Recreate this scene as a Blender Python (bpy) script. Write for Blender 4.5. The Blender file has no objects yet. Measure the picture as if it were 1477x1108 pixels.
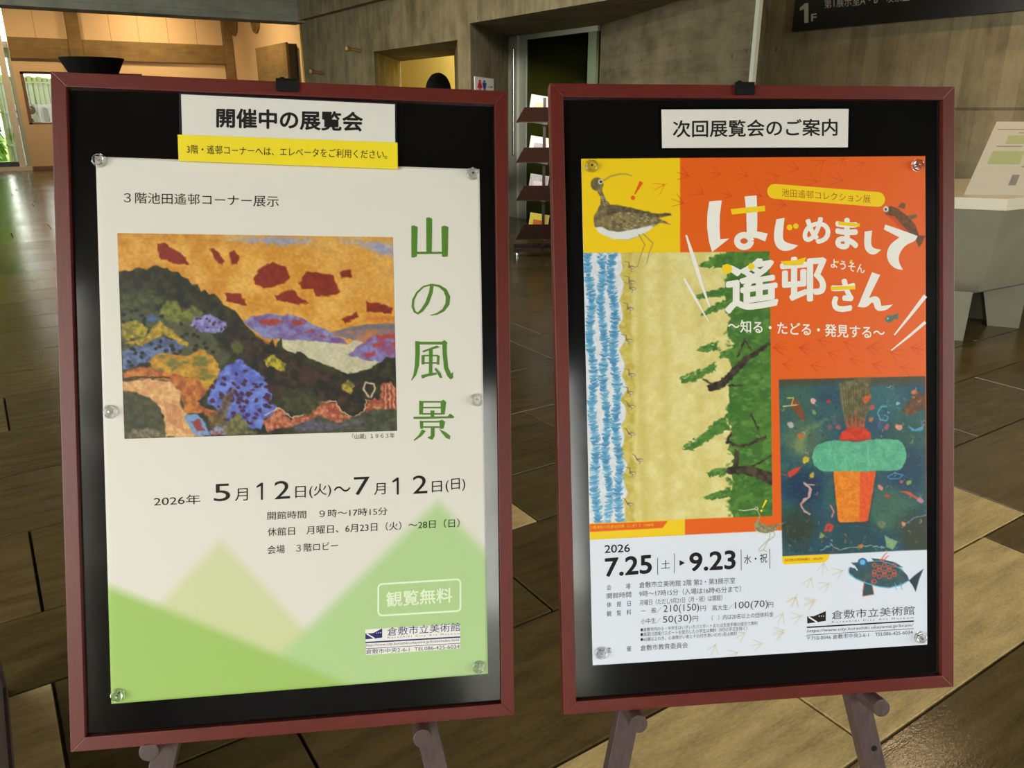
import bpy, bmesh, math, random
import numpy as np
from mathutils import Matrix, Vector

random.seed(7)
SC = bpy.context.scene
COL = SC.collection
R = math.radians

# ------------------------------------------------------------------ camera, sky, exposure
F_PX = 1142.7
PITCH, YAW = R(19.09), R(-33.5)
CAM = np.array([0.0, 0.0, 1.5])


def rx(a):
    c, s = math.cos(a), math.sin(a)
    return np.array([[1, 0, 0], [0, c, -s], [0, s, c]])


def ry(a):
    c, s = math.cos(a), math.sin(a)
    return np.array([[c, 0, s], [0, 1, 0], [-s, 0, c]])


def rz(a):
    c, s = math.cos(a), math.sin(a)
    return np.array([[c, -s, 0], [s, c, 0], [0, 0, 1]])


MC = rz(YAW) @ rx(PITCH).T          # camera axes (right, forward, up) to the hall
cd = bpy.data.cameras.new('camera')
cd.sensor_width = 36
cd.lens = 36 * F_PX / 1477
cd.clip_start = 0.02
cam = bpy.data.objects.new('camera', cd)
COL.objects.link(cam)
X_, Y_, Z_ = MC[:, 0], MC[:, 2], -MC[:, 1]
cam.matrix_world = Matrix([[X_[0], Y_[0], Z_[0], CAM[0]], [X_[1], Y_[1], Z_[1], CAM[1]],
                           [X_[2], Y_[2], Z_[2], CAM[2]], [0, 0, 0, 1]])
SC.camera = cam
SC.view_settings.view_transform = 'Standard'
SC.view_settings.look = 'None'
SC.view_settings.gamma = 1
SC.view_settings.exposure = 0.27
SC.cycles.max_bounces = 8
SC.cycles.diffuse_bounces = 5
SC.cycles.sample_clamp_indirect = 6

w = bpy.data.worlds.new('sky')
SC.world = w
w.use_nodes = True
nt = w.node_tree
bg = nt.nodes['Background']
sky = nt.nodes.new('ShaderNodeTexSky')
sky.sky_type = 'HOSEK_WILKIE'
sky.turbidity = 8
sky.ground_albedo = 0.4
sky.sun_direction = Vector((-0.4, -0.5, 0.8)).normalized()
mixw = nt.nodes.new('ShaderNodeMixRGB')
mixw.inputs[0].default_value = 0.9
mixw.inputs[2].default_value = (1.0, 0.95, 0.91, 1)
nt.links.new(sky.outputs[0], mixw.inputs[1])
nt.links.new(mixw.outputs[0], bg.inputs[0])
bg.inputs[1].default_value = 7.4


def portal(loc, rot, sx, sy):
    ld = bpy.data.lights.new('daylight_portal', 'AREA')
    ld.shape = 'RECTANGLE'
    ld.size, ld.size_y = sx, sy
    ld.cycles.is_portal = True
    o = bpy.data.objects.new('daylight_portal', ld)
    o.location = loc
    o.rotation_euler = rot
    COL.objects.link(o)


# window openings behind the photographer and, added for more daylight, on the left: (x0, x1, z0, z1) in the back wall
BACK_Y, CEIL, LEFT_X = -3.2, 4.2, -3.5
OPEN_BACK = [(-1.08, -0.57, 0.05, 2.3), (2.05, 7.1, 0.2, 3.0)]
for x0, x1, z0, z1 in OPEN_BACK:
    portal(((x0 + x1) / 2, BACK_Y - 0.05, (z0 + z1) / 2), (R(90), 0, 0), x1 - x0, z1 - z0)
OPEN_LEFT = [(-2.66, 1.4, 0.1, 3.4), (3.6, 13.2, 0.6, 3.8)]  # unseen openings, added and sized to let more daylight reach boards and concrete
for y0, y1, z0, z1 in OPEN_LEFT:
    portal((LEFT_X - 0.05, (y0 + y1) / 2, (z0 + z1) / 2), (R(90), 0, R(-90)), y1 - y0, z1 - z0)

# ------------------------------------------------------------------ pixel helpers


def ray(x, y):
    return MC @ np.array([(x - 738.5) / F_PX, 1.0, (554 - y) / F_PX])


def on_axis(px, py, ax, v):
    d = ray(px, py)
    return CAM + (v - CAM[ax]) / d[ax] * d


class Plane:
    """flat local frame: X right, Z up in the plane, Y away from the viewer"""

    def __init__(self, o, M):
        self.o, self.M = np.array(o, float), np.array(M, float)

    def uv(self, px, py, depth=0.0):
        px, py = np.asarray(px, float), np.asarray(py, float)
        d = np.stack([(px - 738.5) / F_PX, np.ones_like(px), (554 - py) / F_PX], -1) @ MC.T
        dl = d @ self.M
        cl = (CAM - self.o) @ self.M
        t = (depth - cl[1]) / dl[..., 1]
        return np.stack([cl[0] + t * dl[..., 0], cl[2] + t * dl[..., 2]], -1)

    def px(self, u, v, depth=0.0):
        p = np.stack([u, np.full_like(u, depth), v], -1) @ self.M.T + self.o - CAM
        q = p @ MC
        return 738.5 + F_PX * q[..., 0] / q[..., 1], 554 - F_PX * q[..., 2] / q[..., 1]

    def mat(self, u=0, depth=0, v=0):
        loc = self.o + self.M @ np.array([u, depth, v])
        m = Matrix.Identity(4)
        for i in range(3):
            for j in range(3):
                m[i][j] = self.M[i, j]
            m[i][3] = loc[i]
        return m


def zoomer(ox, oy, s):
    return lambda pts: [(ox + x / s, oy + y / s) for x, y in pts]


# ------------------------------------------------------------------ materials
def srgb(*c):
    c = np.array(c, float) / 255
    return np.where(c <= 0.04045, c / 12.92, ((c + 0.055) / 1.055) ** 2.4)


def lin(c, k=1.0):
    v = np.minimum(srgb(*c) * k, 0.92)
    return (v[0], v[1], v[2], 1)


class NT:
    def __init__(self, name):
        self.m = bpy.data.materials.new(name)
        self.m.use_nodes = True
        self.t = self.m.node_tree
        self.b = self.t.nodes['Principled BSDF']

    def n(self, typ, **kw):
        n = self.t.nodes.new(typ)
        for k, v in kw.items():
            if k.startswith('i_'):
                n.inputs[k[2:].replace('_', ' ')].default_value = v
            else:
                setattr(n, k, v)
        return n

    def l(self, a, b):
        self.t.links.new(a, b)

    def math(self, op, a, b=None):
        n = self.n('ShaderNodeMath', operation=op)
        for i, v in enumerate((a, b)):
            if v is None:
                continue
            if hasattr(v, 'links'):
                self.l(v, n.inputs[i])
            else:
                n.inputs[i].default_value = v
        return n.outputs[0]

    def mix(self, f, a, b, mode='MIX'):
        n = self.n('ShaderNodeMixRGB', blend_type=mode)
        for i, v in enumerate((f, a, b)):
            if hasattr(v, 'links'):
                self.l(v, n.inputs[i])
            else:
                n.inputs[i].default_value = v
        return n.outputs[0]

    def ramp(self, f, stops):
        n = self.n('ShaderNodeValToRGB')
        e = n.color_ramp.elements
        while len(e) < len(stops):
            e.new(0.5)
        for q, (p, c) in zip(e, stops):
            q.position, q.color = p, c
        self.l(f, n.inputs[0])
        return n.outputs[0]

    def coord(self, scale=(1, 1, 1), kind='Object', rot=(0, 0, 0)):
        tc = self.n('ShaderNodeTexCoord')
        mp = self.n('ShaderNodeMapping')
        mp.inputs['Scale'].default_value = scale
        mp.inputs['Rotation'].default_value = rot
        self.l(tc.outputs[kind], mp.inputs[0])
        return mp.outputs[0]

    def noise(self, vec, scale=5, detail=4, rough=0.55):
        n = self.n('ShaderNodeTexNoise')
        n.inputs['Scale'].default_value = scale
        n.inputs['Detail'].default_value = detail
        n.inputs['Roughness'].default_value = rough
        if vec is not None:
            self.l(vec, n.inputs['Vector'])
        return n.outputs[0]

    def bump(self, h, strength=0.2, dist=0.01):
        n = self.n('ShaderNodeBump')
        n.inputs['Strength'].default_value = strength
        n.inputs['Distance'].default_value = dist
        self.l(h, n.inputs['Height'])
        self.l(n.outputs[0], self.b.inputs['Normal'])


def plain(name, c, rough=0.5, spec=0.5, metal=0.0, vary=0.06, scale=20, k=1.0, bump=0.0):
    t = NT(name)
    c = lin(c, k)
    f = t.noise(t.coord(), scale)
    lo = tuple(x * (1 - vary) for x in c[:3]) + (1,)
    hi = tuple(min(1, x * (1 + vary)) for x in c[:3]) + (1,)
    t.l(t.mix(f, lo, hi), t.b.inputs['Base Color'])
    t.b.inputs['Roughness'].default_value = rough
    t.b.inputs['Specular IOR Level'].default_value = spec
    t.b.inputs['Metallic'].default_value = metal
    if bump:
        t.bump(f, bump, 0.003)
    return t.m


def wood(name, c1, c2, scale, rough=0.38):
    t = NT(name)
    v = t.coord(scale)
    f = t.noise(v, 6, 5, 0.6)
    f2 = t.noise(t.coord((4, 4, 4)), 3, 2)
    f = t.math('ADD', t.math('MULTIPLY', f, 0.75), t.math('MULTIPLY', f2, 0.25))
    t.l(t.ramp(f, [(0.3, lin(c1)), (0.7, lin(c2))]), t.b.inputs['Base Color'])
    t.b.inputs['Roughness'].default_value = rough
    t.b.inputs['Specular IOR Level'].default_value = 0.6
    t.bump(f, 0.12, 0.001)
    return t.m


def concrete(name, c1, c2, horizontal=False, plank=0.13, joint=None):
    t = NT(name)
    tc = t.n('ShaderNodeTexCoord')
    sp = t.n('ShaderNodeSeparateXYZ')
    t.l(tc.outputs['Object'], sp.inputs[0])
    along = t.math('ADD', t.math('MULTIPLY', sp.outputs[0], 0.9), sp.outputs[1])
    c = sp.outputs[2] if horizontal else along
    q = t.math('DIVIDE', c, plank)
    idx = t.math('FLOOR', q)
    wn = t.n('ShaderNodeTexWhiteNoise', noise_dimensions='1D')
    t.l(idx, wn.inputs['W'])
    fr = t.math('FRACT', q)
    edge = t.math('LESS_THAN', t.math('MINIMUM', fr, t.math('SUBTRACT', 1.0, fr)), 0.025)
    sc = (1.2, 1.2, 7) if horizontal else (5, 5, 0.9)
    g = t.noise(t.coord(sc), 2.2, 6, 0.65)
    g2 = t.noise(t.coord((1, 1, 1)), 2.1, 8, 0.68)
    f = t.math('ADD', t.math('MULTIPLY', g, 0.38), t.math('ADD', t.math('MULTIPLY', g2, 0.66), t.math('MULTIPLY', wn.outputs[0], 0.09)))
    col = t.ramp(f, [(0.4, lin(c1)), (0.74, lin(c2))])
    vo = t.n('ShaderNodeTexVoronoi')
    t.l(t.coord((1, 1, 0.6)), vo.inputs['Vector'])
    vo.inputs['Scale'].default_value = 4.6
    knot = t.math('LESS_THAN', t.math('ADD', vo.outputs['Distance'], t.math('MULTIPLY', t.noise(t.coord(), 40), 0.05)), 0.085)
    col = t.mix(t.math('MULTIPLY', knot, 0.55), col, lin((40, 34, 24)))
    col = t.mix(t.math('MULTIPLY', edge, 0.16), col, lin((46, 40, 28)))
    if joint:
        d = t.math('ABSOLUTE', t.math('SUBTRACT', sp.outputs[2], joint))
        col = t.mix(t.math('MULTIPLY', t.math('LESS_THAN', d, 0.012), 0.5), col, lin((48, 42, 30)))
    t.l(col, t.b.inputs['Base Color'])
    t.b.inputs['Roughness'].default_value = 0.75
    t.b.inputs['Specular IOR Level'].default_value = 0.3
    t.bump(f, 0.35, 0.01)
    return t.m


def attr_mat(name, rough=0.45, spec=0.4):
    t = NT(name)
    a = t.n('ShaderNodeAttribute', attribute_name='ink')
    t.l(a.outputs['Color'], t.b.inputs['Base Color'])
    t.b.inputs['Roughness'].default_value = rough
    t.b.inputs['Specular IOR Level'].default_value = spec
    return t.m


def floor_mat():
    t = NT('stone_floor')
    a = t.n('ShaderNodeAttribute', attribute_name='tile')
    f = t.noise(t.coord((1.2, 6, 1)), 3, 6, 0.65)
    f2 = t.noise(t.coord((18, 60, 18)), 3, 3, 0.6)
    f3 = t.noise(t.coord((1, 1, 1)), 0.9, 3)
    m = t.math('ADD', t.math('MULTIPLY', f, 0.9), t.math('ADD', t.math('MULTIPLY', f2, 0.45), t.math('MULTIPLY', f3, 0.4)))
    g = t.ramp(m, [(0.55, (0.5, 0.5, 0.5, 1)), (1.2, (1.5, 1.5, 1.5, 1))])
    t.l(t.mix(1.0, a.outputs['Color'], g, 'MULTIPLY'), t.b.inputs['Base Color'])
    t.l(t.math('ADD', a.outputs['Alpha'], t.math('MULTIPLY', f, 0.1)), t.b.inputs['Roughness'])
    t.b.inputs['Specular IOR Level'].default_value = 0.5
    t.bump(t.math('ADD', t.math('MULTIPLY', f, 1.2), t.math('MULTIPLY', f2, 0.4)), 0.22, 0.005)
    return t.m


def clear_mat(name, tint=(1, 1, 1), gloss=0.12, rough=0.05):
    t = NT(name)
    t.t.nodes.remove(t.b)
    tr = t.n('ShaderNodeBsdfTransparent')
    tr.inputs[0].default_value = (*tint, 1)
    gl = t.n('ShaderNodeBsdfGlossy')
    gl.inputs['Roughness'].default_value = rough
    fr = t.n('ShaderNodeLayerWeight')
    mx = t.n('ShaderNodeMixShader')
    t.l(t.math('ADD', t.math('MULTIPLY', t.math('POWER', fr.outputs['Facing'], 4.0), 0.7), gloss), mx.inputs[0])
    t.l(tr.outputs[0], mx.inputs[1])
    t.l(gl.outputs[0], mx.inputs[2])
    t.l(mx.outputs[0], t.t.nodes['Material Output'].inputs[0])
    return t.m


M = {}
M['frame_h'] = wood('red_wood_across', (82, 25, 18), (110, 36, 26), (3, 40, 60))
M['frame_v'] = wood('red_wood_upright', (82, 25, 18), (110, 36, 26), (60, 40, 3))
M['easel'] = wood('dark_brown_wood', (66, 50, 50), (92, 74, 72), (30, 30, 3), 0.42)
t = NT('black_panel')
f = t.noise(t.coord(), 45, 3)
t.l(t.mix(f, (0.003, 0.003, 0.003, 1), (0.006, 0.006, 0.006, 1)), t.b.inputs['Base Color'])
t.l(t.math('ADD', 0.06, t.math('MULTIPLY', t.noise(t.coord(), 9, 3), 0.1)), t.b.inputs['Roughness'])
t.b.inputs['Specular IOR Level'].default_value = 0.78
M['panel'] = t.m
M['black'] = plain('black_plastic', (20, 20, 20), 0.35)
M['navy'] = plain('navy_edge', (30, 28, 42), 0.3)
M['ink'] = plain('black_ink', (26, 22, 22), 0.5, 0.3)
M['grey_ink'] = plain('dark_grey_ink', (66, 62, 66), 0.5, 0.3)
M['green_ink'] = plain('green_ink', (84, 130, 44), 0.5, 0.3)
M['navy_ink'] = plain('navy_ink', (40, 44, 112), 0.5, 0.3)
M['white_ink'] = plain('white_ink', (240, 236, 230), 0.5, 0.3)
M['pale_ink'] = plain('pale_green_ink', (232, 243, 212), 0.5, 0.3)
M['yellow_ink'] = plain('yellow_ink', (250, 208, 20), 0.5, 0.3)
M['orange_ink'] = plain('orange_ink', (230, 92, 24), 0.5, 0.3)
M['brown_ink'] = plain('brown_ink', (186, 100, 24), 0.5, 0.3)
M['card'] = plain('white_card', (226, 222, 216), 0.5, 0.4)
M['yellow_card'] = plain('yellow_card', (246, 222, 40), 0.45, 0.4)
M['print'] = attr_mat('printed_paper')
M['gloss_print'] = attr_mat('printed_glossy_paper', 0.38, 0.45)
M['pouch'] = clear_mat('clear_film', (0.75, 0.75, 0.75), 0.08, 0.1)
t = NT('clear_acrylic')
t.b.inputs['Transmission Weight'].default_value = 1
t.b.inputs['IOR'].default_value = 1.45
t.b.inputs['Roughness'].default_value = 0.04
t.l(t.mix(t.noise(t.coord(), 20), (0.97, 0.97, 0.95, 1), (1, 1, 1, 1)), t.b.inputs['Base Color'])
M['acrylic'] = t.m
M['steel'] = plain('steel', (190, 190, 186), 0.25, 0.5, 1.0)
M['brass'] = plain('brass', (150, 122, 76), 0.5, 0.5, 0.6)
M['concrete'] = concrete('board_marked_concrete', (80, 74, 54), (136, 126, 98))
M['concrete_light'] = concrete('pale_board_marked_concrete', (116, 105, 80), (172, 159, 126), joint=1.507, plank=0.16)
M['concrete_h'] = concrete('concrete_level_boards', (80, 73, 54), (128, 118, 92), True)
M['concrete_beam'] = concrete('grey_concrete_beam', (118, 121, 112), (164, 166, 154), True, 0.2)
M['concrete_brown'] = concrete('brown_concrete_beam', (104, 84, 50), (140, 116, 74), True, 0.3)
M['cream'] = plain('cream_wall', (214, 186, 146), 0.7, 0.2, vary=0.03, scale=2)
M['yellow_wall'] = plain('yellow_wall', (236, 208, 104), 0.7, 0.2, vary=0.03, scale=2)
M['ceiling'] = plain('grey_ceiling', (112, 106, 96), 0.8, 0.2)
M['floor'] = floor_mat()
M['white_paint'] = plain('pale_green_paint', (176, 180, 166), 0.35)
M['glass'] = clear_mat('window_glass', (0.93, 0.96, 0.94), 0.02, 0.02)
M['dark_glass'] = clear_mat('dark_green_glass', (0.45, 0.52, 0.42), 0.03, 0.03)
M['dark_metal'] = plain('dark_metal', (44, 42, 40), 0.35)
M['stone'] = plain('grey_stone', (124, 120, 102), 0.6, 0.3, vary=0.22, scale=5, bump=0.2)
M['white_top'] = plain('white_stone_top', (222, 212, 192), 0.3, 0.5, vary=0.03)
M['rack'] = plain('dark_brown_tray', (46, 26, 20), 0.3, 0.5, vary=0.2)
M['sign'] = plain('dark_sign', (30, 32, 32), 0.4)
M['sign_ink'] = plain('pale_sign_ink', (190, 190, 176), 0.5)
M['grey_panel'] = plain('grey_panel', (104, 98, 100), 0.35)
M['outside'] = plain('pale_paving', (150, 150, 140), 0.8, 0.2)
M['leaf'] = plain('leaf_green', (112, 150, 60), 0.6, 0.3, vary=0.5, scale=4)
M['fence'] = plain('weathered_bamboo', (140, 150, 96), 0.7, 0.2, vary=0.3)
M['plaster'] = plain('white_plaster', (220, 218, 205), 0.8, 0.2)
M['rock'] = plain('brown_rock', (120, 100, 76), 0.8, 0.2, vary=0.3)
M['bowl_black'] = plain('matt_black', (8, 8, 8), 0.8, 0.1)
M['hair'] = plain('black_hair', (9, 8, 8), 0.8, 0.1)
M['skin'] = plain('skin', (214, 168, 138), 0.5, 0.4)
M['cloth_dark'] = plain('dark_cloth', (40, 42, 50), 0.8, 0.2)
M['red_paint'] = plain('red_paint', (200, 40, 50), 0.5)
M['blue_paint'] = plain('blue_paint', (36, 60, 140), 0.5)
M['blue_print'] = plain('blue_print', (110, 140, 170), 0.5)
M['yellow_print'] = plain('yellow_print', (214, 190, 40), 0.5)
M['grey_print'] = plain('grey_print', (160, 156, 160), 0.5, vary=0.4, scale=30)
M['green_print'] = plain('pale_green_print', (196, 206, 160), 0.5, vary=0.15, scale=30)

# ------------------------------------------------------------------ object helpers


def tag(o, label=None, cat=None, group=None, kind=None):
    for k, v in (('label', label), ('category', cat), ('group', group), ('kind', kind)):
        if v:
            o[k] = v
    return o


def empty(name, mat, label, cat, group=None):
    o = bpy.data.objects.new(name, None)
    o.empty_display_size = 0.05
    COL.objects.link(o)
    o.matrix_world = mat
    return tag(o, label, cat, group)


def mesh_obj(name, verts, faces, m, parent=None, mat=None, smooth=False, mats=None, midx=None):
    me = bpy.data.meshes.new(name)
    me.from_pydata([tuple(map(float, v)) for v in verts], [], faces)
    for q in (mats or [m]):
        me.materials.append(q)
    if midx:
        me.polygons.foreach_set('material_index', midx)
    me.polygons.foreach_set('use_smooth', [bool(smooth)] * len(me.polygons))
    me.update()
    o = bpy.data.objects.new(name, me)
    COL.objects.link(o)
    if mat is not None:
        o.matrix_world = mat
    if parent is not None:
        o.parent = parent
        if mat is not None:
            o.matrix_parent_inverse = parent.matrix_world.inverted()
    return o


class MB:
    def __init__(self):
        self.v, self.f = [], []

    def add(self, vs, fs):
        k = len(self.v)
        self.v += [tuple(map(float, v)) for v in vs]
        self.f += [tuple(k + i for i in f) for f in fs]
        return self

    def box(self, x0, y0, z0, x1, y1, z1):
        return self.add([(x0, y0, z0), (x1, y0, z0), (x1, y1, z0), (x0, y1, z0), (x0, y0, z1), (x1, y0, z1), (x1, y1, z1), (x0, y1, z1)],
                        [(0, 3, 2, 1), (4, 5, 6, 7), (0, 1, 5, 4), (1, 2, 6, 5), (2, 3, 7, 6), (3, 0, 4, 7)])

    def prism(self, poly, z0, z1):
        n = len(poly)
        a = sum(poly[i][0] * poly[(i + 1) % n][1] - poly[(i + 1) % n][0] * poly[i][1] for i in range(n))
        if a < 0:
            poly = poly[::-1]
        return self.add([(x, y, z0) for x, y in poly] + [(x, y, z1) for x, y in poly],
                        [tuple(range(n))[::-1], tuple(range(n, 2 * n))] + [(i, (i + 1) % n, n + (i + 1) % n, n + i) for i in range(n)])

    def slab(self, uv, y0, y1):
        """plate in a local XZ plane between depths y0 (front) and y1"""
        n = len(uv)
        return self.add([(u, y0, v) for u, v in uv] + [(u, y1, v) for u, v in uv],
                        [tuple(range(n))[::-1], tuple(range(n, 2 * n))] + [(i, (i + 1) % n, n + (i + 1) % n, n + i) for i in range(n)])

    def tube(self, p, q, r0, r1=None, n=16):
        r1 = r0 if r1 is None else r1
        p, q = Vector(p), Vector(q)
        d = (q - p).normalized()
        a = d.orthogonal().normalized()
        b = d.cross(a)
        vs = []
        for c, r in ((p, r0), (q, r1)):
            for i in range(n):
                an = 2 * math.pi * i / n
                vs.append(c + a * (r * math.cos(an)) + b * (r * math.sin(an)))
        return self.add(vs, [tuple(range(n))[::-1], tuple(range(n, 2 * n))] + [(i, (i + 1) % n, n + (i + 1) % n, n + i) for i in range(n)])

    def bar(self, p, q, wx, wy, side):
        """rectangular bar from p to q; side = direction of the wx width"""
        p, q, s = Vector(p), Vector(q), Vector(side)
        d = (q - p).normalized()
        s = (s - d * s.dot(d)).normalized()
        u = d.cross(s)
        vs = []
        for c in (p, q):
            for a, b in ((-1, -1), (1, -1), (1, 1), (-1, 1)):
                vs.append(c + s * (a * wx / 2) + u * (b * wy / 2))
        return self.add(vs, [(0, 3, 2, 1), (4, 5, 6, 7), (0, 1, 5, 4), (1, 2, 6, 5), (2, 3, 7, 6), (3, 0, 4, 7)])

    def lathe(self, prof, n=24, axis='Z', c=(0, 0, 0)):
        k = len(prof)
        vs = []
        for r, h in prof:
            for i in range(n):
                a = 2 * math.pi * i / n
                x, y = r * math.cos(a), r * math.sin(a)
                vs.append((c[0] + x, c[1] + y, c[2] + h) if axis == 'Z' else (c[0] + x, c[1] + h, c[2] + y))
        fs = [(j * n + i, j * n + (i + 1) % n, (j + 1) * n + (i + 1) % n, (j + 1) * n + i) for j in range(k - 1) for i in range(n)]
        fs += [tuple(range(n))[::-1], tuple(range((k - 1) * n, k * n))]
        return self.add(vs, fs)

    def build(self, name, m, parent=None, mat=None, smooth=False, bevel=0):
        o = mesh_obj(name, self.v, self.f, m, parent, mat, smooth)
        bm = bmesh.new()
        bm.from_mesh(o.data)
        bmesh.ops.recalc_face_normals(bm, faces=bm.faces)
        if bevel:
            bmesh.ops.bevel(bm, geom=[e for e in bm.edges if e.calc_face_angle(0) > 0.5], offset=bevel, segments=2, profile=0.6, affect='EDGES')
        bm.to_mesh(o.data)
        bm.free()
        if smooth:
            o.data.polygons.foreach_set('use_smooth', [True] * len(o.data.polygons))
            o.data.set_sharp_from_angle(angle=R(40))
        return o


def struct(o):
    o['kind'] = 'structure'
    return o


def T(x, y, z, rot=0):
    return Matrix.Translation((x, y, z)) @ Matrix.Rotation(rot, 4, 'Z')


# ------------------------------------------------------------------ the hall
# floor: random-length stone flags in courses
ys = [0.3, 0.81, 1.2, 1.71, 2.21, 2.6, 3.21, 3.81, 4.4, 4.98, 5.46, 5.94]
rnd = random.Random(3)
y = 0.3
while y > BACK_Y - 0.3:
    y -= rnd.choice([0.39, 0.5, 0.6])
    ys.insert(0, y)
y = 5.94
while y < 25.2:
    y += rnd.choice([0.45, 0.5, 0.6])
    ys.append(y)
known = {0.81: [-0.5, 0.72, 1.61, 2.9], 1.2: [0.44, 1.9, 3.22], 1.71: [-1.2, -0.065, 1.29, 2.5, 3.85], 2.21: [0.5, 1.585, 3.0, 4.4],
         2.6: [-0.06, 1.0, 2.2, 3.4], 3.21: [-0.6, 0.9, 1.9, 3.3], 3.81: [-0.4, 1.2, 2.88, 4.2], 4.4: [-0.07, 1.4, 3.16, 4.6]}
tan = {(0.81, 1.1), (0.81, 1.7), (1.2, 2.5), (1.71, -0.4), (2.21, 1.2)}
fv, ff, fc = [], [], []


def flag(x0, y0, x1, y1, col, rough):
    g, c, k = 0.002, 0.004, len(fv)
    for d, z in ((g, -0.014), (g + c, 0.0)):
        fv.extend([(x0 + d, y0 + d, z), (x1 - d, y0 + d, z), (x1 - d, y1 - d, z), (x0 + d, y1 - d, z)])
    fc.extend([(*(col * .55), .6)] * 4 + [(*col, rough)] * 4)
    ff.append((k + 4, k + 5, k + 6, k + 7))
    for i in range(4):
        j = (i + 1) % 4
        ff.append((k + i, k + j, k + 4 + j, k + 4 + i))


base_tone = srgb(84, 70, 42)
for j in range(len(ys) - 1):
    y0, y1 = ys[j], ys[j + 1]
    xs = list(known.get(y0, []))
    if not xs:
        xs = [rnd.uniform(-1.0, 0.2)]
    while xs[-1] < 9.5:
        xs.append(xs[-1] + rnd.uniform(0.9, 2.0))
    while xs[0] > -6.5:
        xs.insert(0, xs[0] - rnd.uniform(0.9, 2.0))
    for x0, x1 in zip(xs[:-1], xs[1:]):
        k = rnd.uniform(0.78, 1.15)
        col, rough = base_tone * np.array([1, 1 + rnd.uniform(-.04, .02), 1 + rnd.uniform(-.1, .08)]) * k, rnd.uniform(0.09, 0.17)
        if any(ty == y0 and x0 < tx < x1 for ty, tx in tan):
            col, rough = srgb(184, 159, 108), 0.4
        flag(x0, y0, x1, y1, col, rough)
k = len(fv)
fv += [(-7, BACK_Y - .5, -0.014), (10, BACK_Y - .5, -0.014), (10, 25.5, -0.014), (-7, 25.5, -0.014)]
fc += [(*srgb(84, 72, 50), 0.9)] * 4
ff.append((k, k + 1, k + 2, k + 3))
flo = struct(mesh_obj('floor', fv, ff, M['floor']))
ca = flo.data.color_attributes.new('tile', 'FLOAT_COLOR', 'POINT')
ca.data.foreach_set('color', np.array(fc, np.float32).ravel())

struct(MB().box(LEFT_X - .3, BACK_Y - .3, CEIL, 9, 25.3, CEIL + 0.2).build('ceiling', M['ceiling']))


def wall_with_holes(name, a0, a1, z0, z1, holes, to3, m):
    """wall of boxes around openings along one axis; to3(a, z, side) gives the corner"""
    b = MB()
    cuts = sorted(holes)

    def blk(p0, p1, q0, q1):
        if p1 - p0 < 1e-4 or q1 - q0 < 1e-4:
            return
        vs = [to3(p, q, s) for s in (0, 1) for p, q in ((p0, q0), (p1, q0), (p1, q1), (p0, q1))]
        b.add(vs, [(0, 3, 2, 1), (4, 5, 6, 7), (0, 1, 5, 4), (1, 2, 6, 5), (2, 3, 7, 6), (3, 0, 4, 7)])
    cur = a0
    for h0, h1, q0, q1 in cuts:
        blk(cur, h0, z0, z1)
        blk(h0, h1, z0, q0)
        blk(h0, h1, q1, z1)
        cur = h1
    blk(cur, a1, z0, z1)
    return struct(b.build(name, m))


wall_with_holes('wall_back', LEFT_X, 7.5, 0, CEIL, OPEN_BACK, lambda a, z, s: (a, BACK_Y - 0.25 * s, z), plain('darkened_back_wall', (62, 56, 48), 0.5))  # unseen wall, toned dark so the black panels mirror less brightness
wall_with_holes('wall_left', BACK_Y, 25, 0, CEIL, OPEN_LEFT, lambda a, z, s: (LEFT_X - 0.25 * s, a, z), M['cream'])
# frames in the rear openings
n = 0
for x0, x1, z0, z1 in OPEN_BACK:
    n += 1
    b = MB()
    cols = max(1, round((x1 - x0) / 1.7))
    for i in range(cols + 1):
        xx = x0 + (x1 - x0 - 0.05) * i / cols
        b.box(xx, BACK_Y - 0.16, z0, xx + 0.05, BACK_Y - 0.1, z1)
    b.box(x0, BACK_Y - 0.16, z0, x1, BACK_Y - 0.1, z0 + 0.06).box(x0, BACK_Y - 0.16, z1 - 0.06, x1, BACK_Y - 0.1, z1)
    fr = struct(b.build('window_%d' % n, M['dark_metal']))
    MB().box(x0, BACK_Y - 0.135, z0, x1, BACK_Y - 0.13, z1).build('pane', M['glass'], fr)
for y0, y1, z0, z1 in OPEN_LEFT:  # frames of the added left openings
    n += 1
    b = MB()
    for i in range(3):
        yy = y0 + (y1 - y0 - 0.05) * i / 2
        b.box(LEFT_X - 0.16, yy, z0, LEFT_X - 0.1, yy + 0.05, z1)
    b.box(LEFT_X - 0.16, y0, z0, LEFT_X - 0.1, y1, z0 + 0.06).box(LEFT_X - 0.16, y0, z1 - 0.06, LEFT_X - 0.1, y1, z1)
    fr = struct(b.build('window_%d' % n, M['dark_metal']))
    MB().box(LEFT_X - 0.135, y0, z0, LEFT_X - 0.13, y1, z1).build('pane', M['glass'], fr)

# right-hand concrete wall with two deep splayed openings
b = MB()
b.prism([(5.2, 11.5), (6.6, 13.5), (6.6, 17.5), (6.3, 17.5), (5.2, 14.4)], 0, CEIL)
b.prism([(5.2, 8.75), (5.2, 9.05), (6.6, 11.6), (6.65, 10.1)], 0, CEIL)
b.prism([(5.2, 9.05), (5.2, 11.5), (6.6, 13.5), (6.6, 11.6)], 2.3, CEIL)
b.prism([(5.2, 4.47), (5.2, 8.75), (6.65, 10.1), (6.65, 8.1)], 2.46, CEIL)
b.box(5.08, 9.6, 2.93, 5.2, 14.4, CEIL)
struct(b.build('wall_right', M['concrete']))
struct(MB().prism([(5.2, 4.47), (6.65, 8.1), (7.5, 8.1), (7.5, 6.3)], 0, 2.46).build('trim_1', M['concrete_h']))
struct(MB().box(7.2, BACK_Y, 0, 7.5, 6.4, CEIL).build('wall_front', M['concrete_light']))
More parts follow.
